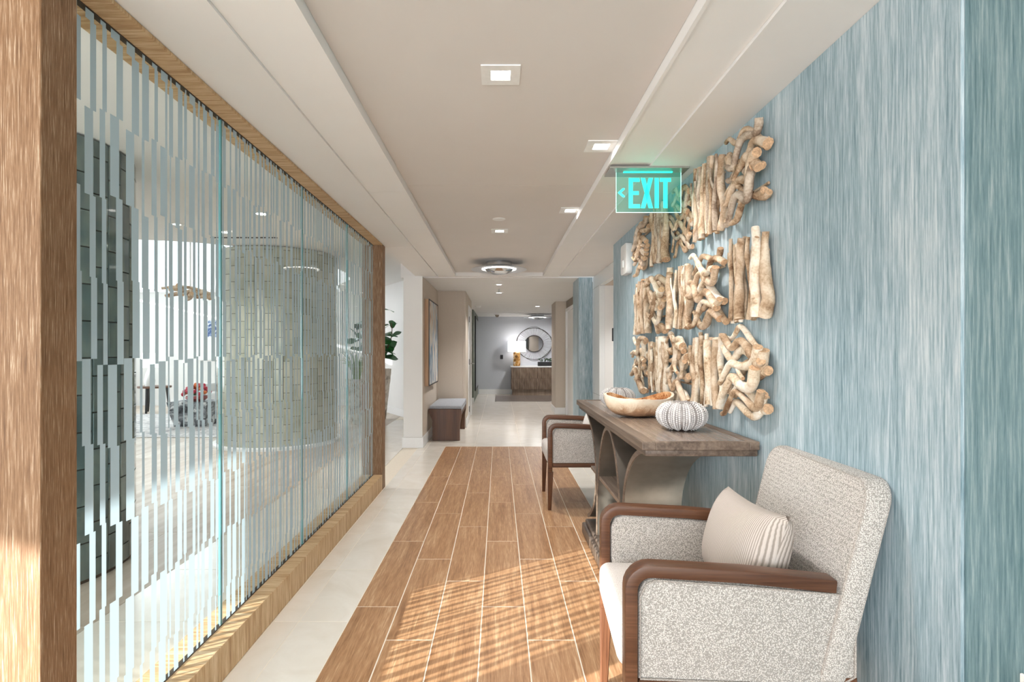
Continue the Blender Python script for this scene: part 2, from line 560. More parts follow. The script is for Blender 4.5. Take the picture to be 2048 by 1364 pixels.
def rrect(x0, x1, y0, y1, r, seg=6):
    if not isinstance(r, (list, tuple)): r = [r] * 4
    pts = []
    for (cx, cy, a, rr) in ((x1, y1, 0, r[0]), (x0, y1, 90, r[1]), (x0, y0, 180, r[2]), (x1, y0, 270, r[3])):
        sx = -1 if cx == x1 else 1
        sy = -1 if cy == y1 else 1
        if rr <= 0:
            pts.append((cx, cy)); continue
        ox, oy = cx + sx * rr, cy + sy * rr
        for i in range(seg + 1):
            t = R(a + 90 * i / seg)
            pts.append((ox + rr * math.cos(t), oy + rr * math.sin(t)))
    return pts


def ribbon(path, th, axis, a0, a1, bm=None, bev=0, side=1):
    """solid strip following a 2D path, thickness th to one side, extruded along axis"""
    n = len(path)
    P = [Vector(p) for p in path]
    off = []
    for i in range(n):
        d = (P[min(i + 1, n - 1)] - P[max(i - 1, 0)]).normalized()
        nn = Vector((-d.y, d.x)) * side
        off.append(P[i] + nn * th)
    bm = bm or bmesh.new()
    def mk(p, a):
        return {'X': (a, p[0], p[1]), 'Y': (p[0], a, p[1]), 'Z': (p[0], p[1], a)}[axis]
    rows = []
    for i in range(n):
        rows.append([bm.verts.new(mk(P[i], a0)), bm.verts.new(mk(P[i], a1)), bm.verts.new(mk(off[i], a1)), bm.verts.new(mk(off[i], a0))])
    for i in range(n - 1):
        for k in range(4):
            bm.faces.new((rows[i][k], rows[i][(k + 1) % 4], rows[i + 1][(k + 1) % 4], rows[i + 1][k]))
    bm.faces.new(rows[0][::-1]); bm.faces.new(rows[-1])
    if bev:
        bmesh.ops.recalc_face_normals(bm, faces=bm.faces)
        es = [e for e in bm.edges if e.calc_face_angle(0) > R(50)]
        bmesh.ops.bevel(bm, geom=es, offset=bev, segments=2, profile=0.5, affect='EDGES', clamp_overlap=True)
    return bm


def tube(bm, pts, radii, sides=8, caps=True, cap_mat=0, closed=False, flat=1.0):
    P = [Vector(p) for p in pts]
    n = len(P)
    if not isinstance(radii, (list, tuple)): radii = [radii] * n
    rings = []
    up = None
    for i in range(n):
        if closed:
            d = (P[(i + 1) % n] - P[i - 1]).normalized()
        else:
            d = (P[min(i + 1, n - 1)] - P[max(i - 1, 0)]).normalized()
        if up is None:
            up = d.orthogonal().normalized()
        up = (up - d * up.dot(d)).normalized()
        s = d.cross(up)
        rings.append([bm.verts.new(P[i] + (up * math.cos(2 * PI * k / sides) + s * math.sin(2 * PI * k / sides) * flat) * radii[i]) for k in range(sides)])
    m = n if closed else n - 1
    for i in range(m):
        a, b2 = rings[i], rings[(i + 1) % n]
        for k in range(sides):
            bm.faces.new((a[k], a[(k + 1) % sides], b2[(k + 1) % sides], b2[k]))
    if caps and not closed:
        f = bm.faces.new(rings[0][::-1]); f.material_index = cap_mat
        f = bm.faces.new(rings[-1]); f.material_index = cap_mat
    return bm


def lathe(bm, prof, cx=0, cy=0, sides=32, fx=1.0, fy=1.0):
    rings = []
    for (r, z) in prof:
        if r < 1e-5:
            rings.append([bm.verts.new((cx, cy, z))])
        else:
            rings.append([bm.verts.new((cx + r * fx * math.cos(2 * PI * k / sides), cy + r * fy * math.sin(2 * PI * k / sides), z)) for k in range(sides)])
    for a, b2 in zip(rings, rings[1:]):
        if len(a) == 1 and len(b2) == 1: continue
        for k in range(sides):
            k2 = (k + 1) % sides
            if len(a) == 1: bm.faces.new((a[0], b2[k2], b2[k]))
            elif len(b2) == 1: bm.faces.new((a[k], a[k2], b2[0]))
            else: bm.faces.new((a[k], a[k2], b2[k2], b2[k]))
    return bm


def bez(p0, p1, p2, p3, n=10):
    out = []
    for i in range(n + 1):
        t = i / n
        a = (1 - t)
        out.append(tuple(a ** 3 * p0[k] + 3 * a * a * t * p1[k] + 3 * a * t * t * p2[k] + t ** 3 * p3[k] for k in range(len(p0))))
    return out


def structure(name, bm, mats, label, cat, smooth=None, parent=None):
    o = obj(name, bm, mats, parent, smooth)
    return tag(o, label, cat, kind='structure')


# ================================================================== SETTING
# ---- floors
G = 0.0020            # top of tiles at z = 0
fl = structure('floor', bx(-1.23, 1.30, -5.0, 15.9, -0.06, -0.0008), 'grout', 'corridor floor with an inset runner of wood-look planks between cream tiles', 'floor')
PW = 0.206
X0P = -0.70
PL = 0.925
starts = [2.70, 2.39, 3.00, 2.70, 2.39, 3.00, 2.70]
YR = 7.18
plank_mesh = None
for c in range(7):
    y = starts[c] - PL * 4
    xa = X0P + c * PW
    while y < YR - 0.02:
        y1 = min(y + PL, YR)
        full = abs(y1 - y - PL) < 1e-4
        cx_, cy_ = xa + PW / 2, (y + y1) / 2
        h = (y1 - y) / 2 - G
        w = PW / 2 - 0.0022
        if full and plank_mesh is not None:
            o = link_copy(plank_mesh, fl, (cx_, cy_, 0))
        else:
            o = obj('plank', bx(-w, w, -h, h, -0.010, 0.0, 0.0012), 'plank', fl, loc=(cx_, cy_, 0))
            if full: plank_mesh = o
        y += PL
TS = 0.61


def tiles(parent, name, mat, xs, ys, clip):
    """rectangular tiles on a grid, cut by the clip rectangle list [(x0,x1,y0,y1) keep]"""
    cache = {}
    for i in range(len(xs) - 1):
        for j in range(len(ys) - 1):
            for (cx0, cx1, cy0, cy1) in clip:
                a0, a1 = max(xs[i], cx0), min(xs[i + 1], cx1)
                b0, b1 = max(ys[j], cy0), min(ys[j + 1], cy1)
                if a1 - a0 < 0.02 or b1 - b0 < 0.02: continue
                w, h = (a1 - a0) / 2 - 0.0014, (b1 - b0) / 2 - 0.0014
                k = (round(w, 3), round(h, 3))
                l = ((a0 + a1) / 2, (b0 + b1) / 2, 0)
                if k in cache:
                    link_copy(cache[k], parent, l)
                else:
                    cache[k] = obj(name, bx(-w, w, -h, h, -0.010, 0.0, 0.0008), mat, parent, loc=l)


gx = [-0.93 + TS * i for i in range(-1, 5)]
gy = [2.55 + TS * i for i in range(-9, 23)]
XR = X0P + 7 * PW
tiles(fl, 'tile', 'tile', gx, gy, [(-1.045, X0P, -2.5, YR), (XR, 1.035, -1.0, YR), (-1.225, 1.30, YR, 15.7)])

fl2 = structure('floor', prism([(-6.1, -5.0), (-1.235, -5.0), (-1.235, 12.9), (-9.2, 12.9), (-9.2, 1.0), (-6.1, 1.0)], 'Z', -0.06, -0.003), 'grout', 'lounge floor of cream tiles and striped travertine behind the glass partition', 'floor')
gxl = [-1.85 + TS * i for i in range(0, 2)]
tiles(fl2, 'tile', 'tile', [-1.87, -1.236], gy, [(-1.87, -1.236, 0.0, 5.0)])
tiles(fl2, 'tile', 'tile', [-1.87, -1.236], gy, [(-1.87, -1.236, 5.0, 9.9)])
tiles(fl2, 'travertine_tile', 'travertine', [-1.87 - 0.43 * i for i in range(16, -1, -1)], [1.2 + 1.3 * i for i in range(-1, 10)], [(-8.9, -1.87, 0.6, 12.5)])
fl3 = structure('floor', bx(1.305, 3.2, -5.0, 15.9, -0.06, 0.0), 'tile', 'pale floor of the side recess behind the blue wall', 'floor')

# ---- ceilings
ZC = 2.215
c1 = empty('ceiling')
tag(c1, 'white corridor ceiling with a beige recessed tray running along the middle', 'ceiling', kind='structure')
YE = 7.15
for (n_, x0, x1, y0, y1, z0, z1, mt) in [
        ('soffit', -1.245, -0.80, -5.0, 5.13, ZC + 0.002, 2.60, 'ceil_white'),
        ('soffit', -1.08, -0.80, 5.13, YE, ZC, 2.60, 'ceil_white'),
        ('soffit', 0.787, 1.045, -5.0, YE, ZC, 2.60, 'ceil_white'),
        ('soffit', 1.045, 2.30, 4.9, YE, ZC, 2.60, 'ceil_white'),
        ('soffit', -1.30, 3.2, YE + 0.13, 14.0, ZC, 2.60, 'ceil_white'),
        ('soffit', -1.30, 3.2, 14.012, 15.9, ZC - 0.004, 2.60, 'ceil_white'),
        ('ceiling_band', -0.799, -0.565, -5.0, 3.369, ZC + 0.012, 2.60, 'ceil_band'),
        ('ceiling_band', -0.799, -0.565, 3.372, YE, ZC + 0.012, 2.60, 'ceil_band'),
        ('ceiling_band', 0.573, 0.786, -5.0, 3.369, ZC + 0.012, 2.60, 'ceil_band'),
        ('ceiling_band', 0.573, 0.786, 3.372, YE, ZC + 0.012, 2.60, 'ceil_band'),
        ('ceiling_band', -0.799, 0.786, YE, YE + 0.13, ZC + 0.012, 2.60, 'ceil_band'),
        ('tray_panel', -0.564, 0.572, -5.0, 3.369, 2.27, 2.34, 'tray'),
        ('tray_panel', -0.564, 0.572, 3.372, YE - 0.001, 2.27, 2.34, 'tray')]:
    obj(n_, bx(x0, x1, y0, y1, z0, z1), mt, c1)
# thin raised bead round the tray
for (x0, x1, y0, y1) in ((-0.575, -0.562, -5.0, YE), (0.570, 0.583, -5.0, YE), (-0.575, 0.583, YE - 0.006, YE + 0.008)):
    obj('tray_bead', bx(x0, x1, y0, y1, ZC + 0.006, ZC + 0.03), 'ceil_band', c1)
structure('ceiling', prism([(-6.1, -5.0), (-1.246, -5.0), (-1.246, 3.8), (-9.2, 3.8), (-9.2, 1.1), (-6.1, 1.1)], 'Z', 2.42, 2.75), 'ceil_white', 'lower lounge ceiling by the near tiled column behind the glass', 'ceiling')
arc = [(-9.2, 6.5)] + [(-4.6 + 2.0 * math.sin(R(a)), 8.5 - 2.0 * math.cos(R(a))) for a in range(0, 91, 9)] + [(-2.6, 9.4), (-2.75, 10.2), (-3.3, 11.2), (-3.6, 12.6)]
structure('ceiling', prism([(-9.2, 3.8), (-1.081, 3.8), (-1.081, 12.6)] + arc[::-1], 'Z', 2.57, 2.63), 'ceil_white', 'upper lounge ceiling with a curved edge opening to the tall bright space', 'ceiling')
structure('wall_bulkhead', ribbon(arc, 0.05, 'Z', 2.635, 4.15, side=-1), 'white_wall', 'curved white upstand above the lounge ceiling edge', 'wall')
structure('ceiling', bx(-9.2, -1.0, 6.3, 12.9, 4.2, 4.3), 'ceil_white', 'high white ceiling over the far end of the lounge', 'ceiling')

# ---- walls, right side
wr = structure('wall_right', bx(1.04, 1.20, 1.239, 5.0, 0, ZC - 0.001), 'wallpaper', 'long right wall covered in streaked pale blue wallpaper', 'wall')
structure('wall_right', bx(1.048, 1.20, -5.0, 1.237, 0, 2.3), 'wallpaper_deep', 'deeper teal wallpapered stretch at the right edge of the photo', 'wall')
structure('baseboard_right', bx(1.026, 1.0395, 1.24, 5.0, 0.0005, 0.10, 0.002), 'trim', 'white baseboard under the blue wallpapered wall', 'baseboard')
structure('wall_right', bx(1.05, 1.23, 7.24, 7.80, 0, ZC - 0.001), 'wallpaper', 'blue wallpapered pier beyond the white recess', 'wall')
structure('baseboard_right', bx(1.036, 1.229, 7.226, 7.2395, 0.0005, 0.13, 0.002), 'trim', 'white baseboard at the foot of the blue pier', 'baseboard')
# white recess between them
rec = empty('wall_recess'); tag(rec, 'white panelled recess with a deep doorway between the blue walls', 'wall', kind='structure')
obj('panel', bx(1.235, 1.30, 6.77, 7.239, 0, 0.70), 'gloss_white', rec)
obj('panel', bx(1.235, 1.30, 6.77, 7.239, 0.704, 2.055), 'gloss_white', rec)
obj('header_panel', bx(1.235, 1.30, 5.35, 7.239, 2.06, ZC - 0.001), 'gloss_white', rec)
obj('jamb', bx(1.301, 2.2, 6.77, 6.86, 0, 2.055), 'white_wall', rec)
obj('jamb', bx(1.201, 2.2, 4.92, 5.0, 0, ZC - 0.001), 'white_wall', rec)
obj('back_panel', bx(2.2, 2.26, 4.9, 6.86, 0, ZC - 0.001), 'white_wall', rec)
obj('recess_soffit', bx(1.301, 2.2, 5.0, 6.86, 2.056, 2.10), 'beige_wall', rec)
o = obj('card_reader', bx(1.032, 1.07, 5.002, 5.03, 1.34, 1.46, 0.004), 'black'); tag(o, 'small black card reader at the far end of the blue wall', 'card reader')
# hall right beyond
structure('wall_right', bx(1.32, 1.42, 7.80, 9.55, 0, ZC - 0.001), 'taupe', 'taupe side wall behind the blue pier', 'wall')
structure('wall_right', bx(1.32, 1.42, 9.55, 10.79, 2.07, ZC - 0.001), 'taupe', 'taupe wall strip over the far right doorway', 'wall')
structure('wall_right', bx(1.23, 1.32, 7.70, 7.80, 0, ZC - 0.001), 'taupe', 'short taupe return behind the blue pier', 'wall')
pr = structure('wall_right', bx(1.11, 1.42, 10.80, 11.60, 0, ZC - 0.001, 0), 'beige_wall', 'beige pier on the right at the far end of the corridor', 'wall')
structure('baseboard_right', bx(1.097, 1.318, 10.786, 10.799, 0.0005, 0.13, 0.002), 'trim', 'white baseboard of the far right beige pier', 'baseboard')
structure('baseboard_right', bx(1.097, 1.1095, 10.80, 11.60, 0.0005, 0.13, 0.002), 'trim', 'white baseboard along the corridor face of the far right pier', 'baseboard')
d = empty('door_1'); tag(d, 'cream door with pale frame on the right before the far beige pier', 'door', kind='structure')
obj('door_leaf', bx(1.335, 1.38, 9.65, 10.70, 0.005, 2.0, 0.002), 'white_wall', d)
obj('door_frame', bx(1.30, 1.42, 10.705, 10.785, 0, 2.065, 0.003), 'trim', d)
obj('door_frame', bx(1.30, 1.42, 9.56, 9.645, 0, 2.065, 0.003), 'trim', d)
obj('door_frame', bx(1.30, 1.42, 9.646, 10.704, 2.005, 2.065, 0.003), 'trim', d)
structure('wall_right', bx(3.1, 3.2, 11.6, 15.8, 0, 2.21), 'grey_wall', 'hidden grey side wall of the far lobby', 'wall')
structure('wall_right', bx(1.42, 3.1, 11.5, 11.6, 0, 2.21), 'grey_wall', 'return wall of the far lobby behind the beige pier', 'wall')
# far wall
structure('wall_back', bx(-0.60, 3.1, 15.70, 15.85, 0, 2.21), 'grey_wall', 'pale grey end wall behind the lamp and round mirror', 'wall')
structure('baseboard_back', bx(-0.575, 3.05, 15.684, 15.699, 0.0005, 0.14, 0.002), 'trim', 'tall white baseboard on the grey end wall', 'baseboard')
# left hall
structure('wall_left', bx(-1.226, -0.991, 7.10, 8.90, 0, ZC - 0.001), 'beige_wall', 'beige wall with a white end that carries the abstract painting', 'wall')
structure('trim_1', bx(-1.232, -0.986, 7.085, 7.0995, 0.136, ZC - 0.001, 0.002), 'white_wall', 'white painted end of the wall beside the bench', 'trim')
structure('baseboard_left', bx(-1.245, -0.974, 7.07, 7.084, 0.0005, 0.135, 0.002), 'trim', 'white baseboard at the foot of the white wall end', 'baseboard')
structure('baseboard_left', bx(-0.99, -0.975, 7.085, 8.885, 0.0005, 0.135, 0.002), 'trim', 'white baseboard running behind the bench', 'baseboard')
structure('wall_left', bx(-1.226, -0.54, 8.90, 9.62, 0, ZC - 0.001), 'beige_wall', 'beige wall block behind the bench', 'wall')
structure('trim_2', bx(-0.585, -0.572, 8.893, 8.8995, 0.0, ZC - 0.002, 0.001), 'beige_wall', 'narrow beige corner bead on the wall behind the bench', 'trim')
structure('wall_left', bx(-1.226, -0.54, 9.62, 10.72, 2.05, ZC - 0.001), 'beige_wall', 'beige wall strip above the white left door', 'wall')
structure('wall_left', bx(-1.226, -0.54, 10.72, 10.80, 0, ZC - 0.001), 'beige_wall', 'narrow beige wall end past the white left door', 'wall')
structure('baseboard_left', bx(-0.539, -0.526, 8.90, 9.60, 0.0005, 0.135, 0.002), 'trim', 'white baseboard just before the left corridor door', 'baseboard')
d = empty('door_2'); tag(d, 'white door with three dark hinges in the left beige wall', 'door', kind='structure')
obj('door_leaf', bx(-0.585, -0.545, 9.70, 10.64, 0.005, 1.985, 0.002), 'trim', d)
for (a, b_, c_, e_) in ((9.625, 9.695, 0, 2.045), (10.645, 10.715, 0, 2.045), (9.696, 10.644, 1.99, 2.045)):
    obj('door_frame', bx(-0.60, -0.528, a, b_, c_, e_, 0.003), 'trim', d)
for z in (0.22, 1.05, 1.80):
    obj('hinge', bx(-0.527, -0.518, 9.69, 9.71, z - 0.05, z + 0.05), 'black', d)
h = obj('door_handle', tube(bmesh.new(), [(-0.545, 10.58, 1.0), (-0.49, 10.58, 1.0), (-0.48, 10.57, 1.0), (-0.48, 10.46, 1.0)], 0.010, 8), 'nickel', d, 40)
structure('wall_left', bx(-1.7, -1.6, 10.8, 12.9, 0, 2.21), 'beige_wall', 'end of the side passage past the left door', 'wall')
structure('wall_left', bx(-1.7, -0.60, 12.9, 15.7, 0, 2.21), 'wallpaper_green', 'grey green wallpapered wall at the far left of the corridor', 'wall')
structure('baseboard_left', bx(-1.6, -0.585, 12.886, 12.8995, 0.0005, 0.14, 0.002), 'trim', 'white baseboard under the grey green wallpaper', 'baseboard')
structure('wall_left', bx(-1.30, -1.227, 9.72, 10.8, 0, 2.21), 'beige_wall', 'solid wall behind the white left door', 'wall')
# lounge walls
structure('wall_lounge', prism([(-1.232, 9.5), (-1.30, 9.5), (-2.7, 11.9), (-2.7, 12.5), (-2.6, 12.5), (-2.6, 11.9), (-1.232, 9.7)], 'Z', 0, 2.569), 'white_wall', 'white lounge wall angled away behind the fiddle leaf fig', 'wall')
structure('baseboard_lounge', prism([(-1.305, 9.49), (-1.32, 9.49), (-2.715, 11.89), (-2.715, 12.49), (-2.702, 12.49), (-2.702, 11.9)], 'Z', 0.0005, 0.13), 'trim', 'white baseboard of the angled lounge wall', 'baseboard')
structure('wall_lounge', bx(-9.2, -2.7, 12.5, 12.65, 0, 2.62), 'white_wall', 'far white lounge wall below the high windows', 'wall')
structure('trim_3', bx(-9.0, -2.72, 12.42, 12.499, 2.56, 2.64, 0.01, 2), 'trim', 'white crown moulding under the high lounge windows', 'trim')
structure('baseboard_lounge', bx(-9.0, -2.72, 12.485, 12.499, 0.0005, 0.14), 'trim', 'white baseboard of the far lounge wall', 'baseboard')
w = empty('window_1'); tag(w, 'row of blown-out high lounge windows with slim white mullions', 'window', kind='structure')
for i in range(6):
    x = -9.0 + i * 1.26
    obj('mullion', bx(x - 0.03, x + 0.03, 12.5, 12.6, 2.645, 4.19), 'trim', w)
for i in range(5):
    x = -9.0 + i * 1.26
    obj('pane', bx(x + 0.035, x + 1.225, 12.55, 12.556, 2.65, 4.19), 'glass', w)
structure('wall_lounge', bx(-2.69, -1.0, 12.5, 12.65, 2.63, 4.19), 'white_wall', 'white wall beside the high lounge windows', 'wall')
# left outer wall with openings
Wl = [(1.1, 4.7, 0, 2.42),
      (4.7, 11.7, 0, 0.4), (4.7, 11.7, 2.4, 2.57), (11.7, 12.6, 0, 2.57)]
wl = empty('wall_left'); tag(wl, 'outer lounge wall with daylight windows, hidden by the near column', 'wall', kind='structure')
for (a, b_, c_, e_) in Wl:
    obj('wall_segment', bx(-9.2, -9.05, a, b_, c_, e_), 'white_wall', wl)
obj('wall_segment', bx(-9.2, -9.05, 6.4, 12.6, 2.64, 4.2), 'white_wall', wl)
path = [(-8.98 + 0.02 * math.sin(k * 1.3), 4.6 + k * 0.06) for k in range(121)]
o = obj('sun_diffusing_curtain', ribbon(path, 0.004, 'Z', 0.02, 2.5), 'sheer'); tag(o, 'added white sheer curtain diffusing the sun at the outer lounge window, hidden behind the near column', 'curtain')  # unseen curtain, added to break up the direct sun beam
wn = empty('wall_left'); tag(wn, 'added inner lounge wall with an opening that shapes the sun beam, out of view on the left', 'wall', kind='structure')  # unseen wall, added so its opening trims the sun patch
for (a, b_, c_, e_) in ((-5.0, -0.585, 0, 1.09), (-5.0, -0.585, 1.95, 2.42), (-5.0, -2.45, 1.091, 1.949), (-0.584, 1.2, 0, 2.42)):
    obj('wall_segment', bx(-6.1, -6.0, a, b_, c_, e_), 'white_wall', wn)
obj('wall_segment', bx(-9.2, -6.11, 1.0, 1.099, 0, 2.42), 'white_wall', wn)
wb = empty('wall_front'); tag(wb, 'wall behind the camera with a wide opening added for light', 'wall', kind='structure')  # opening left in this unseen wall to let ambient light in
for (a, b_, c_, e_) in ((-6.1, -5.8, 0, 2.42), (0.9, 1.2, 0, 2.3), (-5.8, 0.9, 0, 0.3)):
    obj('wall_segment', bx(a, b_, -5.15, -5.01, c_, e_), 'white_wall', wb)

# ================================================================== GLASS PARTITION
gp = empty('glass_partition', (-1.14, 1.26, 0)); tag(gp, 'long glass partition with staggered frosted stripes in an oak frame', 'partition', kind='structure')
def P(name, bm, mt, parent=gp, smooth=None):
    o = obj(name, bm, mt, parent, smooth)
    if parent is gp: o.location = (1.14, -1.26, 0)
    return o
XG = -1.14
P('post', bx(-1.24, -1.05, 1.26, 1.369, 0, 2.213, 0.0015), 'oak')
P('post', bx(-1.232, -1.05, 4.952, 5.07, 0, 2.213, 0.0015), 'oak')
P('base_rail', bx(-1.232, -1.05, 1.370, 3.198, 0.001, 0.137, 0.0015), 'oak_side')
P('base_rail', bx(-1.232, -1.05, 3.201, 4.951, 0.001, 0.137, 0.0015), 'oak_side')
P('head_rail', bx(-1.222, -1.05, 1.370, 3.148, 2.203, 2.2155, 0.001), 'oak_side')
P('head_rail', bx(-1.222, -1.05, 3.151, 4.951, 2.203, 2.2155, 0.001), 'oak_side')
P('glass_stop', bx(XG - 0.0105, XG + 0.0105, 1.372, 4.95, 0.1372, 0.1392), 'gap')
P('glass_stop', bx(XG - 0.0105, XG + 0.0105, 1.372, 4.95, 2.2008, 2.2028), 'gap')
joints = [1.372, 2.25, 3.18, 4.12, 4.948]
frnd = random.Random(21)
zrow = [0.1395, 0.275, 0.513, 0.75, 0.987, 1.225, 1.463, 1.70, 1.94, 2.175, 2.2005]
# columns of the pattern: centre and width, continuous across panels
cols = []
y = 1.39
while y < 4.94:
    w = frnd.choice([0.008, 0.013, 0.018, 0.022, 0.027, 0.032, 0.038])
    cols.append((y, w))
    y += w + frnd.choice([0.014, 0.02, 0.025, 0.030, 0.036])
for i in range(4):
    y0, y1 = joints[i] + 0.0025, joints[i + 1] - 0.0025
    g = P('glass_panel', bx(XG - 0.006, XG + 0.006, y0, y1, 0.1395, 2.2005), 'glass')
    bm = bmesh.new()
    xf = XG + 0.0066
    for k in range(10):
        shift = [0, 0.008, -0.006, 0.010, 0.0, 0.014, -0.004, 0.009, 0.002, 0.012][k]
        swap = k in (2, 5, 6, 8)
        for ci, (yc, w) in enumerate(cols):
            s = yc + shift
            ww = w
            if swap:
                nxt = cols[ci + 1] if ci + 1 < len(cols) else (yc + 0.05, 0.02)
                gap0, gap1 = yc + w, nxt[0]
                s = gap0 - 0.003 + shift * 0.3
                ww = max(0.006, gap1 - gap0 - 0.002)
            a, e = max(s, y0), min(s + ww, y1)
            if e - a < 0.003: continue
            j0 = 0 if k == 0 else 0.012 * math.sin(ci * 1.7 + k)
            j1 = 0 if k == 9 else 0.012 * math.sin(ci * 1.7 + k + 1)
            z0, z1 = zrow[k] + j0, zrow[k + 1] + j1
            if z1 - z0 < 0.004: continue
            vs = [bm.verts.new(p) for p in ((xf, a, z0), (xf, e, z0), (xf, e, z1), (xf, a, z1))]
            bm.faces.new(vs)
    o = obj('frosted_stripes', bm, 'frit', g); o['kind'] = 'stuff'
    if i < 3:
        obj('glass_edge', bx(XG - 0.0065, XG + 0.0065, y1 - 0.0005, y1 + 0.0022, 0.1395, 2.2005), 'glass_edge', g)
        obj('glass_edge', bx(XG + 0.0066, XG + 0.0072, y1 - 0.010, y1 + 0.002, 0.1395, 2.2005), 'glass_edge', g)

# ================================================================== TILED COLUMNS
def tiled_column(name, cx, cy, r, z1, tw, th, mt, label, face_ang, nface):
    root = empty(name, (cx, cy, 0)); tag(root, label, 'column', kind='structure')
    bm = bmesh.new()
    lathe(bm, [(r - 0.012, 0.0), (r - 0.012, z1)], sides=64)
    obj('core', bm, 'gap', root, 60)
    nc = round(2 * PI * r / tw)
    da = 2 * PI / nc
    rows = int(math.ceil(z1 / th)) + 1
    w = tw / 2 - 0.0025
    cache = {}
    rest = bmesh.new()
    count = 0
    order = sorted(range(nc), key=lambda k: abs(((k * da - face_ang + PI) % (2 * PI)) - PI))
    for rank, k in enumerate(order):
        a = k * da
        off = (k % 2) * 0.5
        for j in range(rows):
            z0 = max(0.02, (j - off) * th + 0.02)
            z2 = min(z1, (j + 1 - off) * th + 0.02)
            if z2 - z0 < 0.03: continue
            hh = (z2 - z0) - 0.005
            if rank < nface and count < 300:
                key = round(hh, 3)
                if key not in cache:
                    o = obj('tile', bx(-w, w, -0.006, 0.006, 0, hh, 0.0025), mt, root)
                    cache[key] = o
                else:
                    o = link_copy(cache[key], root)
                tilt = rnd.uniform(-0.008, 0.008)
                o.location = (math.cos(a) * (r - 0.006), math.sin(a) * (r - 0.006), z0)
                o.rotation_euler = (0, 0, a + PI / 2 + tilt)
                count += 1
            else:
                mtx = Matrix.Translation((math.cos(a) * (r - 0.006), math.sin(a) * (r - 0.006), z0)) @ Matrix.Rotation(a + PI / 2, 4, 'Z')
                vs = box(rest, -w, w, -0.006, 0.006, 0, hh)
                for v_ in vs: v_.co = mtx @ v_.co
    o = obj('tile_cladding', rest, mt, root); o['kind'] = 'stuff'
    return root


tiled_column('pillar', -2.80, 3.15, 0.60, 2.415, 0.10, 0.20, 'glass_tile', 'dark grey green tiled round column just behind the near end of the glass', R(-45), 22)
tiled_column('pillar', -3.05, 7.62, 0.77, 2.565, 0.115, 0.20, 'glass_tile_light', 'wide pale green tiled round column farther back behind the glass', R(-68), 20)
o = obj('ledge', lathe(bmesh.new(), [(0.775, 0.0), (0.83, 0.0), (0.83, 0.03), (0.775, 0.04)], -3.05, 7.62, 48), 'trim', None, 40)
tag(o, 'low white ring at the foot of the wide pale column', 'ledge', kind='structure')

# ================================================================== CEILING FITTINGS
def downlight_square(x, y, s, z, label, power, tilt=0):
    root = empty('downlight', (x, y, z)); tag(root, label, 'downlight')
    bm = bmesh.new()
    h, i = s / 2, s / 4
    box(bm, -h, h, -h, -i, -0.005, -0.0005); box(bm, -h, h, i, h, -0.005, -0.0005)
    box(bm, -h, -i, -i, i, -0.005, -0.0005); box(bm, i, h, -i, i, -0.005, -0.0005)
    obj('trim_plate', bm, 'white_plastic', root)
    obj('lens', bx(-i + 0.001, i - 0.001, -i + 0.001, i - 0.001, -0.003, -0.001), 'lamp_glow', root)
    l = lamp('downlight_beam', 'SPOT', (x, y, z - 0.02), (tilt, 0, -1), power, (1, 0.97, 0.93), spot_size=R(120), spot_blend=0.9, shadow_soft_size=0.04)
    return root


def downlight_round(x, y, z, r, label, power):
    root = empty('downlight', (x, y, z)); tag(root, label, 'downlight')
    obj('trim_ring', lathe(bmesh.new(), [(r * 0.55, -0.0006), (r * 0.55, -0.006), (r, -0.004), (r, -0.0006)], sides=24), 'white_plastic', root, 40)
    obj('lens', lathe(bmesh.new(), [(0, -0.0035), (r * 0.54, -0.0035), (r * 0.54, -0.001), (0, -0.001)], sides=24), 'lamp_glow', root, 40)
    if power:
        lamp('downlight_beam', 'SPOT', (x, y, z - 0.02), (0, 0, -1), power, (1, 0.97, 0.93), spot_size=R(120), spot_blend=0.9, shadow_soft_size=0.04)
    return root


ZT = 2.27
downlight_square(0.006, 2.015, 0.142, ZT, 'large square lit downlight at the centre top of the tray', 42)
downlight_square(0.505, 2.72, 0.15, ZT, 'square downlight by the tray edge just before the exit sign', 20, 0.3)
downlight_square(0.515, 3.97, 0.15, ZT, 'square downlight by the tray edge beyond the exit sign', 20, 0.3)
downlight_square(0.005, 4.66, 0.14, ZT, 'small-looking square downlight in mid tray before the round ceiling lamp', 42)
downlight_round(0.0, 8.0, ZC, 0.07, 'first round downlight past the ceiling tray', 42)
downlight_round(0.0, 9.15, ZC, 0.08, 'second round downlight past the ceiling tray', 42)
downlight_round(0.84, 12.0, ZC, 0.08, 'lone round downlight near the right beige pier', 42)
downlight_round(-2.28, 5.28, 2.57, 0.09, 'round lounge downlight seen through the glass above the pale column', 15)
downlight_round(-3.35, 5.72, 2.57, 0.07, 'round lounge downlight seen through the glass left of the panel joint', 42)
downlight_round(-3.05, 6.10, 2.57, 0.09, 'round lounge downlight beside the glass joint near the dark vent slot', 42)

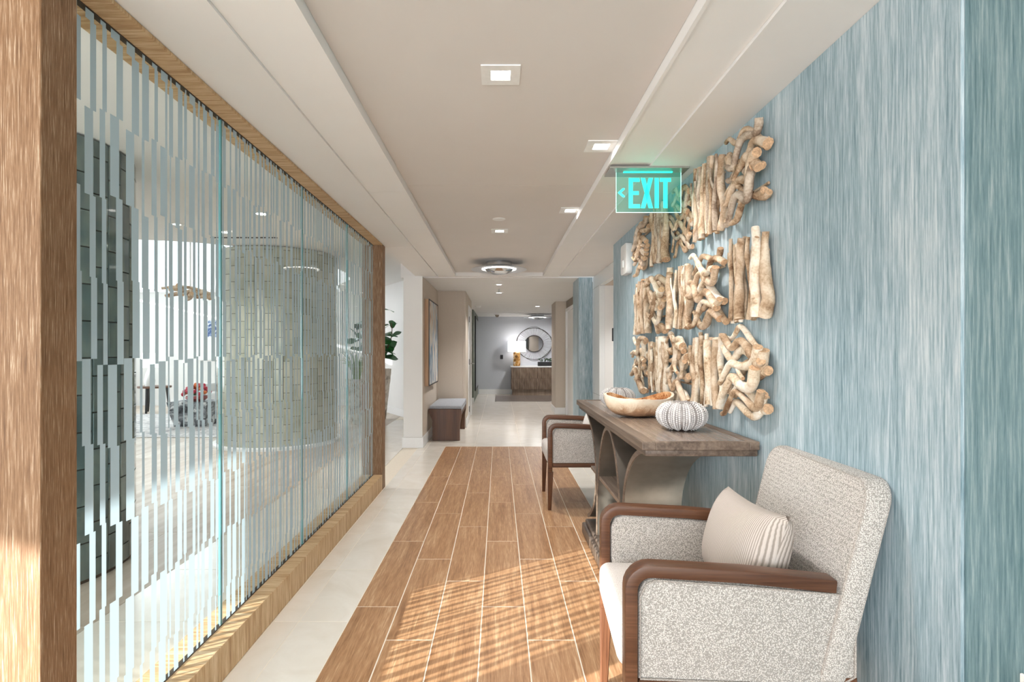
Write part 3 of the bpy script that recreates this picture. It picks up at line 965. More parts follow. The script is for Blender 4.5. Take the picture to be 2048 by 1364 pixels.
downlight_round(1.62, 6.1, 2.056, 0.07, 'round downlight inside the white recess, around the corner of the blue wall', 30)
o = obj('sprinkler_cover', lathe(bmesh.new(), [(0, -0.006), (0.045, -0.005), (0.05, -0.0006), (0, -0.0006)], sides=24), 'white_plastic', None, 40, (0.0, 4.24, ZT))
tag(o, 'round white sprinkler cover in the tray', 'sprinkler')
o = obj('sprinkler_cover', lathe(bmesh.new(), [(0, -0.006), (0.045, -0.005), (0.05, -0.0006), (0, -0.0006)], sides=24), 'white_plastic', None, 40, (0.0, 7.60, ZC))
tag(o, 'round white cover on the ceiling just behind the big disc lamp', 'sprinkler')
root = empty('sprinkler', (0.0, 8.6, ZC)); tag(root, 'small metal sprinkler hanging between two round downlights', 'sprinkler')
obj('stem', tube(bmesh.new(), [(0, 0, -0.0005), (0, 0, -0.05)], 0.012, 10), 'nickel', root, 40)
obj('deflector', lathe(bmesh.new(), [(0, -0.055), (0.02, -0.055), (0.02, -0.0505), (0, -0.0505)], sides=12), 'nickel', root)
o = obj('smoke_detector', lathe(bmesh.new(), [(0, -0.04), (0.05, -0.038), (0.07, -0.02), (0.075, -0.0006), (0, -0.0006)], sides=24), 'white_plastic', None, 40, (-0.46, 11.9, ZC))
tag(o, 'flat round smoke detector on the ceiling above the left door', 'smoke detector')
root = empty('security_camera', (-0.05, 14.6, ZC - 0.004)); tag(root, 'small dome security camera on the far lobby ceiling', 'camera')
obj('mount', lathe(bmesh.new(), [(0, -0.02), (0.08, -0.02), (0.085, -0.0006), (0, -0.0006)], sides=24), 'white_plastic', root, 40)
obj('dome', lathe(bmesh.new(), [(0, -0.085), (0.03, -0.075), (0.05, -0.05), (0.055, -0.0205), (0, -0.0205)], sides=20), 'taupe', root, 60)


def disc_lamp(x, y, z, label, power, s=1.0):
    root = empty('ceiling_lamp', (x, y, z)); tag(root, label, 'ceiling lamp')
    obj('canopy', lathe(bmesh.new(), [(0, -0.0006), (0.15 * s, -0.0006), (0.15 * s, -0.045), (0, -0.045)], sides=40), 'chrome', root, 40)
    obj('reflector_disc', lathe(bmesh.new(), [(0.0, -0.0455), (0.16 * s, -0.05), (0.315 * s, -0.083), (0.32 * s, -0.088), (0.312 * s, -0.09), (0.165 * s, -0.078), (0, -0.075)], sides=56), 'satin_silver', root, 40)
    obj('lens_bowl', lathe(bmesh.new(), [(0.163 * s, -0.079), (0.158 * s, -0.092), (0.13 * s, -0.115), (0.08 * s, -0.135), (0, -0.142), (0, -0.079)], sides=40), 'chrome', root, 60)
    obj('light_ring', lathe(bmesh.new(), [(0.196 * s, -0.082), (0.166 * s, -0.0795), (0.166 * s, -0.088), (0.196 * s, -0.086)], sides=40), 'soft_glow', root)
    return root


disc_lamp(0.0, 6.32, ZT, 'large flying saucer shaped chrome ceiling lamp at the end of the tray', 0)
lamp('disc_lamp_light', 'AREA', (1.03, 14.7, 2.04), (0, 0, -1), 14, (1, 0.98, 0.96), shape='DISK', size=0.22)
disc_lamp(1.03, 14.7, ZC - 0.004, 'chrome disc ceiling lamp in the far lobby above the mirror', 0, 1.15)

# linear slot diffuser in lounge
o = obj('ceiling_vent', bx(-3.35, -2.58, 6.38, 6.41, 2.562, 2.5693), 'black'); tag(o, 'thin dark slot vent in the lounge ceiling above the pale column', 'vent')

# exit sign
root = empty('exit_sign', (0.79, 2.93, ZC)); tag(root, 'edge-lit clear EXIT sign with green letters hanging from the ceiling', 'exit sign')
bm = bx(-0.215, 0.20, -0.075, 0.075, -0.010, -0.0006, 0.001)
obj('mounting_plate', bm, 'nickel', root)
obj('glow_strip', bx(-0.13, 0.13, -0.018, -0.004, -0.0135, -0.0105), 'exit_glow', root)
pn = obj('acrylic_panel', bx(-0.165, 0.178, -0.003, 0.003, -0.222, -0.0108), 'exit_acrylic', root)
eb = bmesh.new()
box(eb, -0.1665, -0.165, -0.003, 0.003, -0.222, -0.0108); box(eb, 0.178, 0.1795, -0.003, 0.003, -0.222, -0.0108); box(eb, -0.1665, 0.1795, -0.003, 0.003, -0.2235, -0.222)
obj('panel_edge', eb, 'exit_edge', root)
ZB, ZTp = -0.200, -0.040
H = ZTp - ZB
def letter(rects, quads=()):
    b2 = bmesh.new()
    for (a, b_, c_, d_) in rects: box(b2, a, b_, -0.0042, -0.0034, c_, d_)
    for q in quads: prism(q, 'Y', -0.0042, -0.0034, b2)
    return b2
s = 0.020
def lx(x): return x
obj('letter', letter([(-0.100, -0.078, ZB, ZTp), (-0.0779, -0.042, ZTp - s, ZTp), (-0.0779, -0.046, ZB + H / 2 - s / 2, ZB + H / 2 + s / 2), (-0.0779, -0.040, ZB, ZB + s)]), 'exit_glow', root)
obj('letter', letter([], [[(-0.036, ZTp), (-0.013, ZTp), (0.029, ZB), (0.006, ZB)], [(0.006, ZTp), (0.029, ZTp), (-0.013, ZB), (-0.036, ZB)]]), 'exit_glow', root)
obj('letter', letter([(0.038, 0.060, ZB, ZTp)]), 'exit_glow', root)
obj('letter', letter([(0.066, 0.125, ZTp - s, ZTp), (0.0845, 0.1065, ZB, ZTp - s - 0.0001)]), 'exit_glow', root)
obj('arrow', letter([], [[(-0.158, -0.118), (-0.132, -0.094), (-0.122, -0.094), (-0.122, -0.102), (-0.140, -0.118)], [(-0.158, -0.1185), (-0.140, -0.1185), (-0.122, -0.134), (-0.122, -0.142), (-0.132, -0.142)]]), 'exit_glow', root)

# white strobe on the blue wall, behind driftwood
root = empty('wall_speaker', (1.04, 4.38, 2.0)); tag(root, 'white alarm device on the blue wall behind the farthest driftwood', 'alarm')
obj('housing', prism(rrect(-0.10, 0.10, -0.14, 0.10, 0.03), 'X', -0.05, -0.0006, bev=0.006, seg=2), 'white_plastic', root, 40)
obj('strobe_lens', bx(-0.062, -0.0505, -0.03, 0.03, -0.09, -0.03, 0.004), 'trim', root)
o = obj('outlet_plate', bx(1.040, 1.0475, 1.02, 1.10, 0.50, 0.615, 0.002), 'white_plastic'); tag(o, 'white outlet plate low on the wall at the right edge', 'outlet')

# ================================================================== DRIFTWOOD ART
def wob(seed, t, f=2.0):
    return noise.noise(Vector((seed * 13.7, t * f, seed * 3.1)))


def stick(path_fn, r0, r1, seed, parent, mt, n=16, sides=9, fork=None):
    bm = bmesh.new()
    pts, rad = [], []
    for i in range(n + 1):
        t = i / n
        p = path_fn(t)
        rad.append((r0 + (r1 - r0) * t) * (1 + 0.30 * wob(seed + 5, t, 3)))
        pts.append(p)
    tube(bm, pts, rad, sides, cap_mat=1, flat=0.9)
    # knobbly surface
    for v in bm.verts:
        d = noise.noise(Vector((v.co.x * 34, v.co.y * 34, v.co.z * 34)) + Vector((seed, 0, 0))) * 0.003
        c = min(pts, key=lambda q: (Vector(q) - v.co).length_squared)
        dr = (v.co - Vector(c))
        if dr.length > 1e-6: v.co += dr.normalized() * d
    if fork:
        t0, vec, fl_ = fork
        b0 = Vector(path_fn(t0))
        pp = [b0 + Vector(vec) * (k / 6) + Vector((0, 0.02 * math.sin(k / 6 * 3), 0)) for k in range(7)]
        rr = [fl_ * (1 - 0.35 * k / 6) for k in range(7)]
        tube(bm, pp, rr, 7, cap_mat=1)
    return obj('driftwood_stick', bm, [mt, 'cut'], parent, 60)


PWd, PHt = 0.385, 0.345
rows_c = [1.985, 1.557, 1.165]
col_y = [2.235, 2.645, 3.05, 3.455, 3.86]
rowname = ['top', 'middle', 'bottom']
colname = ['nearest the camera', 'second from the camera end', 'middle of five', 'second from the far end', 'farthest from the camera']
srnd = random.Random(99)
for ri in range(3):
    for ci in range(5):
        tangled = (ri + ci) % 2 == 0
        root = empty('driftwood_panel', (1.04, col_y[ci], rows_c[ri]))
        lab = '%s driftwood panel on blue wall, %s row, %s' % ('twisted tangled' if tangled else 'upright ribbed', rowname[ri], colname[ci])
        tag(root, lab, 'wall art', 'driftwood wall art panels')
        mts = ['drift', 'drift_grey', 'drift'] if ri == 0 else ['drift', 'drift_pale', 'drift'] if ri == 1 else ['drift_pale', 'drift', 'drift_pale']
        hw, hh = PWd / 2, PHt / 2
        if ri == 0 and ci == 2: root.scale = (0.62, 1, 1)
        obj('backing_rod', tube(bmesh.new(), [(-0.010, -hw * 0.7, -hh * 0.5), (-0.010, hw * 0.7, -hh * 0.5)], 0.006, 6), 'drift', root)
        obj('backing_rod', tube(bmesh.new(), [(-0.010, -hw * 0.7, hh * 0.5), (-0.010, hw * 0.7, hh * 0.5)], 0.006, 6), 'drift', root)
        if not tangled:
            n = 11
            for k in range(n):
                sd = ri * 100 + ci * 10 + k
                yc = -hw + 0.036 + (PWd - 0.072) * k / (n - 1)
                rr = srnd.choice([0.010, 0.012, 0.014, 0.017, 0.020, 0.024])
                dx = (k % 2) * 0.016 + srnd.uniform(0.0, 0.008)
                zz0, zz1 = -hh + srnd.uniform(-0.012, 0.012), hh + srnd.uniform(-0.03, 0.02)
                amp = srnd.uniform(0.016, 0.032)
                flare = 1.25 if k in (0, n - 1) else 1.0
                def fn(t, yc=yc, sd=sd, dx=dx, a=zz0, b_=zz1, amp=amp, rr=rr):
                    return (-0.012 - rr - dx - 0.006 * wob(sd + 3, t), yc + amp * 1.3 * wob(sd, t, 2.6) + amp * 0.40 * math.sin(t * 8 + sd * 2.1), a + (b_ - a) * t)
                fk = None
                if k % 3 == 1:
                    fk = (0.55, (-0.008, srnd.choice([-1, 1]) * 0.03, 0.11), rr * 0.6)
                stick(fn, rr * flare, rr * srnd.uniform(0.65, 1.2), sd, root, mts[k % 3], n=20, fork=fk)
        else:
            n = 9
            for k in range(n):
                sd = ri * 100 + ci * 10 + k + 0.5
                zc = -hh + 0.03 + (PHt - 0.06) * k / (n - 1)
                rr = srnd.uniform(0.012, 0.020)
                layer = (k % 2) * (0.016 if ri == 0 else 0.026)
                dirn = srnd.choice([-1, 1])
                ya, yb = -hw + srnd.uniform(0.0, 0.05), hw - srnd.uniform(0.0, 0.05)
                tilt = srnd.uniform(0.04, 0.15) * dirn
                amp = srnd.uniform(0.025, 0.048)
                ph = srnd.uniform(0, 6)
                fq = srnd.uniform(1.0, 1.7)
                def fn(t, ya=ya, yb=yb, zc=zc, tilt=tilt, amp=amp, ph=ph, fq=fq, layer=layer, sd=sd, rr=rr):
                    return (-0.014 - rr - layer - 0.014 * (1 + math.sin(t * 5 + ph)) * 0.6,
                            ya + (yb - ya) * t + 0.018 * math.sin(t * 9 + ph),
                            max(-hh - 0.01, min(hh + 0.02, zc + tilt * (t - 0.5) + amp * math.sin(t * 2 * PI * fq + ph) + 0.02 * wob(sd, t, 3))))
                fk = None
                if k in (2, 5):
                    fk = (0.5, (-0.01, 0.07 * dirn, -0.05), rr * 0.7)
                stick(fn, rr * 1.15, rr * 0.8, sd, root, mts[k % 3], n=20, fork=fk)

# ================================================================== ARMCHAIRS
def armchair(loc, rz, label, pillow_mat, pillow_label, pillow_y=0.0):
    root = empty('armchair', loc, rz); tag(root, label, 'armchair', 'upholstered walnut armchairs')
    hwid = 0.31
    for s in (-1, 1):
        y0, y1 = (s * (hwid - 0.055), s * hwid)
        y0, y1 = min(y0, y1), max(y0, y1)
        # wooden arm that bends down into the front leg
        path = [(-0.315, 0.30), (-0.315, 0.60)]
        path += [(-0.245 - 0.07 * math.cos(R(a)), 0.612 + 0.07 * math.sin(R(a))) for a in range(0, 91, 15)]
        path += [(0.0, 0.674), (0.235, 0.655)]
        obj('arm_frame', ribbon(path, 0.034, 'Y', y0, y1, bev=0.004, side=-1), 'walnut', root, 40)
        # upholstered side under the arm
        pts = [(-0.278, 0.372), (0.24, 0.372), (0.285, 0.40), (0.285, 0.62), (-0.02, 0.636), (-0.235, 0.646), (-0.262, 0.634), (-0.278, 0.60)]
        ym = (y0 + y1) / 2
        sp = obj('side_panel', prism(pts, 'Y', y0 + 0.006, y1 - 0.004, bev=0.010, seg=3), 'weave', root, 50)
        yo = (y1 - 0.004) if s > 0 else (y0 + 0.004)
        obj('piping', tube(bmesh.new(), [(p[0] * 0.985, yo, p[1] + (0.004 if p[1] < 0.5 else -0.004)) for p in pts], 0.0032, 6, closed=True), 'piping', sp, 60)
        obj('side_rail', bx(-0.278, 0.26, y0 + 0.004, y1 - 0.004, 0.345, 0.371, 0.003), 'walnut', root)
        # legs
        b2 = bmesh.new()
        c = [(-0.315, 0.30), (-0.273, 0.30), (-0.288, 0.001), (-0.315, 0.001)]
        prism(c, 'Y', y0 + 0.006, y1 - 0.004, b2, bev=0.003)
        for v in b2.verts:
            k = (0.30 - v.co.z) / 0.30
            v.co.y = ym + (v.co.y - ym) * (1 - 0.42 * k)
        obj('leg', b2, 'walnut_v', root, 30)
        b2 = bmesh.new()
        prism([(0.232, 0.40), (0.286, 0.40), (0.325, 0.001), (0.292, 0.001)], 'Y', y0 + 0.004, y1 - 0.004, b2, bev=0.003)
        obj('leg', b2, 'walnut_v', root, 30)
    # seat
    b2 = bx(-0.325, 0.24, -0.249, 0.249, 0.36, 0.485, 0.035, 5)
    for v in b2.verts:
        if v.co.z > 0.43:
            v.co.z += 0.018 * (1 - (v.co.x / 0.33) ** 2) * (1 - (v.co.y / 0.26) ** 2)
    obj('seat', b2, 'seat_fabric', root, 60)
    obj('seat_rail', bx(-0.30, 0.25, -0.248, 0.248, 0.325, 0.359, 0.004), 'walnut', root)
    # backrest, leaning
    b2 = prism(rrect(-0.31, 0.31, 0.385, 0.915, [0.065, 0.065, 0.012, 0.012]), 'X', 0.0, 0.068, bev=0.014, seg=3)
    def lean(z): return 0.205 + 0.13 * max(0.0, (z - 0.385) / 0.53) ** 1.25
    for v in b2.verts: v.co.x += lean(v.co.z) - 0.015
    # cut the lower back so that it ends between the arms at seat level
    bk = obj('backrest', b2, 'weave', root, 50)
    for xo in (0.004, 0.064):
        pts = [(lean(p[1]) - 0.015 + xo, p[0], p[1]) for p in rrect(-0.305, 0.305, 0.40, 0.910, [0.065, 0.065, 0.012, 0.012])]
        obj('piping', tube(bmesh.new(), pts, 0.0034, 6, closed=True), 'piping', bk, 60)
    # pillow (a thing of its own)
    if pillow_mat:
        b2 = bmesh.new()
        W, Hh, T = 0.235, 0.145, 0.085
        n = 18
        grid = {}
        for sgn in (-1, 1):
            for i in range(n + 1):
                for j in range(n + 1):
                    u, v_ = -1 + 2 * i / n, -1 + 2 * j / n
                    e = (1 - abs(u) ** 2.4) * (1 - abs(v_) ** 2.4)
                    pinch = 1 - 0.06 * (1 - abs(v_) ** 2) * abs(u) ** 3
                    pin2 = 1 - 0.10 * (1 - abs(u) ** 2) * abs(v_) ** 3
                    edge = i in (0, n) or j in (0, n)
                    if edge and sgn == 1:
                        grid[(sgn, i, j)] = grid[(-1, i, j)]
                    else:
                        grid[(sgn, i, j)] = b2.verts.new((sgn * T * max(e, 0) ** 0.42, W * u * pinch, Hh * v_ * pin2))
        for sgn in (-1, 1):
            for i in range(n):
                for j in range(n):
                    b2.faces.new([grid[(sgn, a, b_)] for a, b_ in ((i, j), (i + 1, j), (i + 1, j + 1), (i, j + 1))])
        p = obj('pillow', b2, pillow_mat, None, 75)
        mt = Matrix.Translation(loc) @ Matrix.Rotation(rz, 4, 'Z') @ Matrix.Translation((0.105, pillow_y, 0.642)) @ Matrix.Rotation(R(17), 4, 'Y') @ Matrix.Rotation(R(-4), 4, 'X')
        p.matrix_world = mt
        tag(p, pillow_label, 'pillow')
    return root


armchair((0.675, 1.765, 0), R(-4), 'large near oatmeal armchair with walnut arms at the bottom right', 'cord', 'ribbed taupe lumbar pillow leaning in the near armchair')
armchair((0.70, 4.62, 0), 0, 'far oatmeal armchair with walnut arms beyond the console table', 'cord_light', 'pale pillow in the far armchair, partly hidden by the console', 0.0)

# ================================================================== CONSOLE TABLE
root = empty('console_table', (0.80, 3.09, 0)); tag(root, 'grey brown console table with curved silver panels against the blue wall', 'table')
def Cn(name, bm, mt, smooth=None):
    o = obj(name, bm, mt, root, smooth); o.location = (-0.80, -3.09, 0); return o
TX0, TX1, TY0, TY1, TZ = 0.565, 1.030, 2.17, 4.01, 0.898
def frame(z0, z1, ins, name, bev, mt='console_edge'):
    Cn(name, bx(TX0 + ins, TX1, TY0 + ins, TY1 - ins, z0, z1, bev, 2), mt, 40)
bm = bmesh.new()
wdt = 0.055
box(bm, TX0, TX0 + wdt, TY0, TY1, TZ - 0.034, TZ, 0.004, 2)
box(bm, TX1 - 0.04, TX1, TY0, TY1, TZ - 0.034, TZ, 0.004, 2)
box(bm, TX0 + wdt - 0.001, TX1 - 0.039, TY0, TY0 + 0.02, TZ - 0.034, TZ, 0.003, 2)
box(bm, TX0 + wdt - 0.001, TX1 - 0.039, TY1 - 0.02, TY1, TZ - 0.034, TZ, 0.003, 2)
Cn('top_border', bm, 'console_edge')
Cn('table_top', bx(TX0 + wdt + 0.002, TX1 - 0.042, TY0 + 0.023, TY1 - 0.023, TZ - 0.03, TZ - 0.003, 0.0015), 'console_wood')
frame(TZ - 0.062, TZ - 0.0345, 0.016, 'lower_moulding', 0.006)
xa, xb = 0.615, 0.895
aW, zW = 0.51, 0.46
def prof(sgn, yend):
    up = [(yend + sgn * aW * math.sin(R(t)), zW + (0.835 - zW) * math.cos(R(t))) for t in range(12, 91, 6)]
    dn = [(yend + sgn * aW * math.sin(R(t)), zW - (zW - 0.105) * math.cos(R(t))) for t in range(84, 23, -6)]
    return up + dn
Cn('curved_panel', ribbon(prof(1, TY0 + 0.02), 0.022, 'X', xa, xb, side=1), 'console_metal', 40)
Cn('curved_panel', ribbon(prof(-1, TY1 - 0.02), 0.022, 'X', xa, xb, side=-1), 'console_metal', 40)
# pale front edges of the curved panels
Cn('panel_edge', ribbon(prof(1, TY0 + 0.02), 0.024, 'X', xa - 0.006, xa - 0.0005, side=1), 'console_edge', 40)
Cn('panel_edge', ribbon(prof(-1, TY1 - 0.02), 0.024, 'X', xa - 0.006, xa - 0.0005, side=-1), 'console_edge', 40)
ym = (TY0 + TY1) / 2
arch = [(ym - 0.365 * math.cos(R(t)), 0.105 + 0.725 * math.sin(R(t))) for t in range(0, 181, 6)]
Cn('arch_panel', ribbon(arch, 0.02, 'X', xa, xb, side=-1), 'console_metal', 40)
Cn('panel_edge', ribbon(arch, 0.022, 'X', xa - 0.006, xa - 0.0005, side=-1), 'console_edge', 40)
Cn('shelf', bx(xa + 0.002, xb - 0.01, ym - 0.345, ym + 0.345, 0.462, 0.484, 0.003), 'console_wood')
Cn('shelf', bx(xa + 0.002, xb - 0.01, ym + 0.425, ym + 0.60, 0.462, 0.484, 0.003), 'console_wood')
bm = bmesh.new()
box(bm, 0.572, 1.02, 2.42, 3.80, 0.001, 0.075, 0.012, 3)
box(bm, 0.592, 1.00, 2.44, 3.78, 0.0755, 0.104, 0.012, 3)
Cn('plinth', bm, 'base_dark', 40)

# bowl
def bowl(loc, label):
    b2 = bmesh.new()
    S, Rg = 64, 12
    def rim(a):
        return 1 + 0.10 * math.cos(2 * a + 0.4) + 0.03 * math.sin(5 * a) + 0.02 * noise.noise(Vector((math.cos(a) * 3, math.sin(a) * 3, 1)))
    def rimz(a):
        return 0.108 + 0.016 * math.cos(2 * a + 0.5) + 0.008 * math.sin(3 * a + 1) + 0.005 * noise.noise(Vector((math.cos(a) * 5, math.sin(a) * 5, 3)))
    outer, inner = [], []
    for j in range(Rg + 1):
        t = j / Rg
        ro = 0.045 + 0.118 * math.sin(t * PI / 2) ** 0.9
        ri = 0.150 * math.sin(t * PI / 2) ** 0.8
        outer.append([b2.verts.new((ro * rim(a) * 1.12 * math.cos(a), ro * rim(a) * 0.86 * math.sin(a), rimz(a) * (1 - math.cos(t * PI / 2)) ** 1.15)) for a in [2 * PI * k / S for k in range(S)]])
        inner.append([b2.verts.new((ri * rim(a) * 1.12 * math.cos(a), ri * rim(a) * 0.86 * math.sin(a), 0.018 + (rimz(a) - 0.018) * (1 - math.cos(t * PI / 2)) ** 1.3)) if j else None for a in [2 * PI * k / S for k in range(S)]])
    cen = b2.verts.new((0, 0, 0.018))
    bot = b2.faces.new(outer[0][::-1])
    for j in range(Rg):
        for k in range(S):
            k2 = (k + 1) % S
            b2.faces.new((outer[j][k], outer[j][k2], outer[j + 1][k2], outer[j + 1][k]))
            if j == 0: f = b2.faces.new((cen, inner[1][k], inner[1][k2]))
            else: f = b2.faces.new((inner[j][k], inner[j + 1][k], inner[j + 1][k2], inner[j][k2]))
            f.material_index = 1
    for k in range(S):
        k2 = (k + 1) % S
        b2.faces.new((outer[Rg][k], outer[Rg][k2], inner[Rg][k2], inner[Rg][k]))
    o = obj('wooden_bowl', b2, ['burl', 'burl_inside'], None, 50, loc)
    o.rotation_euler = (0, 0, R(18))
    return tag(o, label, 'bowl')


bowl((0.775, 3.03, TZ), 'large pale live-edge wooden bowl with orange burl inside on the console')


def urchin(loc, rad, hgt, label, seed):
    root = empty('sea_urchin_ornament', loc); tag(root, label, 'ornament')
    b2 = bmesh.new()
    S, T = 80, 28
    rings = []
    def surf(a, t):
        """t 0 bottom .. 1 top"""
        th = t * PI
        r = rad * math.sin(th) ** 0.72
        rib = 1 - 0.05 * (0.5 + 0.5 * math.cos(10 * a)) ** 4 + 0.02 * math.cos(20 * a)
        z = hgt / 2 * (1 - math.cos(th) * (1 if t < 0.5 else 1))
        if t > 0.88: z -= (t - 0.88) * 0.09
        return Vector((r * rib * math.cos(a), r * rib * math.sin(a), z + 0.0005))
    for j in range(T + 1):
        t = 0.02 + 0.965 * j / T
        rings.append([b2.verts.new(surf(2 * PI * k / S, t)) for k in range(S)])
    for j in range(T):
        for k in range(S):
            b2.faces.new((rings[j][k], rings[j][(k + 1) % S], rings[j + 1][(k + 1) % S], rings[j + 1][k]))
    b2.faces.new(rings[0][::-1]); b2.faces.new(rings[-1])
    obj('shell', b2, 'urchin', root, 60)
    st = bmesh.new()
    for seg in range(10):
        for lane in (-0.26, -0.13, 0.0, 0.13, 0.26):
            a = 2 * PI * (seg + 0.5) / 10 + lane * 0.85
            for j in range(1, 19):
                t = 0.07 + 0.82 * (j + (0.5 if int(lane * 100) % 2 else 0)) / 19
                wid = math.sin(t * PI)
                if abs(lane) > 0.2 and wid < 0.5: continue
                p = surf(a, t)
                rr = 0.0050 * (0.55 + 0.55 * wid) * (1.15 if abs(lane) < 0.1 else 0.85)
                m4 = Matrix.Translation(p)
                bmesh.ops.create_icosphere(st, subdivisions=1, radius=rr, matrix=m4)
    o = obj('studs', st, 'urchin_stud', root, 180); o['kind'] = 'stuff'
    return root


urchin((0.835, 2.515, TZ - 0.0025), 0.108, 0.132, 'grey studded sea urchin ornament in front of the bowl on the console', 1)
urchin((0.76, 3.52, TZ - 0.0025), 0.105, 0.125, 'pale studded sea urchin ornament behind the wooden bowl', 2)

# ================================================================== BENCH
root = empty('bench', (-0.75, 8.2, 0)); tag(root, 'dark wood bench with grey cushion below the abstract painting', 'bench')
def Bn(name, bm, mt, smooth=None):
    o = obj(name, bm, mt, root, smooth); o.location = (0.75, -8.2, 0); return o
endp = [(-0.525, 0.44), (-0.525, 0.34)] + bez((-0.525, 0.34), (-0.53, 0.28), (-0.545, 0.25), (-0.545, 0.20), 6)[1:] + [(-0.545, 0.001), (-0.925, 0.001), (-0.925, 0.27)] + bez((-0.925, 0.27), (-0.935, 0.33), (-0.968, 0.35), (-0.968, 0.40), 6)[1:] + [(-0.968, 0.44)]
Bn('end_panel', prism(endp, 'Y', 7.63, 7.70, bev=0.003), 'bench_wood')
Bn('end_panel', prism(endp, 'Y', 8.76, 8.83, bev=0.003), 'bench_wood')
Bn('seat_board', bx(-0.965, -0.53, 7.7005, 8.7595, 0.34, 0.40, 0.003), 'bench_wood')
b2 = bx(-0.966, -0.524, 7.632, 8.828, 0.4405, 0.485, 0.014, 3)
Bn('cushion', b2, 'bench_fabric', 50)
b2 = bx(-0.966, -0.524, 7.7005, 8.7595, 0.4003, 0.4403, 0.004, 1)
Bn('cushion_border', b2, 'bench_fabric')

# painting
root = empty('painting', (-0.99, 7.82, 1.36)); tag(root, 'tall abstract painting in blue, cream and rust above the bench', 'painting')
obj('frame', bx(0.0006, 0.055, -0.52, 0.52, -0.58, 0.58, 0.002), 'pale_wood', root)
obj('canvas', bx(0.0555, 0.062, -0.505, 0.505, -0.565, 0.565), 'canvas', root)
bm = bmesh.new()
for (a, b_, c_, d_) in ((-0.52, 0.52, 0.567, 0.58), (-0.52, 0.52, -0.58, -0.567), (-0.52, -0.508, -0.566, 0.566), (0.508, 0.52, -0.566, 0.566)):
    box(bm, 0.0555, 0.066, a, b_, c_, d_)
obj('frame_edge', bm, 'black', root)

# ================================================================== FAR LOBBY
root = empty('credenza', (0.95, 15.45, 0)); tag(root, 'ribbed wood credenza with pale top at the end of the corridor', 'cabinet')
def Fr(name, bm, mt, smooth=None):
    o = obj(name, bm, mt, root, smooth); o.location = (-0.95, -15.45, 0); return o
CX0, CX1, CYF = 0.32, 2.0, 15.27
Fr('body', bx(CX0 + 0.02, CX1, CYF + 0.02, 15.67, 0.16, 0.775), 'bench_wood')
Fr('plinth', bx(CX0 + 0.05, CX1, CYF + 0.035, 15.67, 0.001, 0.1595), 'ribbed_wood')
Fr('top', bx(CX0, CX1 + 0.02, CYF - 0.01, 15.68, 0.7755, 0.81, 0.004), 'trim')
w = 0.034
i = 0
x = CX0 + 0.025
rib = None
while x < CX1 - w:
    for (z0, z1) in ((0.165, 0.465), (0.47, 0.77)):
        pts = []
        for k in range(9):
            t = k / 8
            pts.append((x + w / 2 + 0.006 * math.sin(t * PI * 2 + i * 0.8), CYF + 0.008 - 0.004 * math.sin(t * PI + i), z0 + (z1 - z0) * t))
        b2 = bmesh.new()
        tube(b2, pts, 0.0155, 5)
        Fr('rib', b2, 'ribbed_wood', 60)
    x += w
    i += 1
root = empty('table_lamp', (0.50, 15.47, 0.8105)); tag(root, 'table lamp with white drum shade and amber base on the credenza', 'lamp')
obj('lamp_base', lathe(bmesh.new(), [(0, 0), (0.095, 0), (0.098, 0.02), (0.098, 0.37), (0.08, 0.39), (0, 0.39)], sides=28), 'gold_ceramic', root, 40)
obj('lamp_neck', tube(bmesh.new(), [(0, 0, 0.3905), (0, 0, 0.50)], 0.012, 8), 'nickel', root)
rp = rrect(-0.25, 0.25, -0.16, 0.16, 0.03)
obj('lamp_shade', ribbon(rp + [rp[0]], 0.003, 'Z', 0.40, 0.69), 'shade_glow', root, 40)
lamp('table_lamp_bulb', 'POINT', (0.50, 15.47, 1.40), (0, 0, -1), 1.3, (1, 0.96, 0.9), shadow_soft_size=0.05)
# mirror
root = empty('wall_mirror', (1.0, 15.70, 1.44)); tag(root, 'round mirror with a wide sunburst of thin wires on the grey wall', 'mirror')
obj('mirror_glass', lathe(bmesh.new(), [(0, 0.0), (0.245, 0.0), (0.245, 0.012), (0, 0.012)], sides=48, fy=0.9), 'mirror', root)
root.children[0].rotation_euler = (R(90), 0, 0)
root.children[0].location = (0, -0.03, 0)
def ring(rx, rz, rt, y, wv=0.0):
    return tube(bmesh.new(), [((rx + wv * math.sin(3 * a + 1)) * math.cos(a), y, (rz + wv * math.cos(4 * a)) * math.sin(a)) for a in [2 * PI * k / 64 for k in range(64)]], rt, 6, closed=True)
obj('inner_rim', ring(0.255, 0.23, 0.012, -0.035), 'wire', root, 60)
obj('outer_ring', ring(0.51, 0.45, 0.008, -0.03), 'wire', root, 60)
obj('outer_ring', ring(0.50, 0.46, 0.005, -0.05, 0.03), 'wire', root, 60)
for k in range(90):
    a = 2 * PI * k / 90
    j = rnd.uniform(-0.05, 0.05)
    obj('spoke', tube(bmesh.new(), [(0.26 * math.cos(a), -0.035, 0.235 * math.sin(a)), (0.51 * math.cos(a + j), -0.03, 0.45 * math.sin(a + j))], 0.0024, 4), 'wire', root)
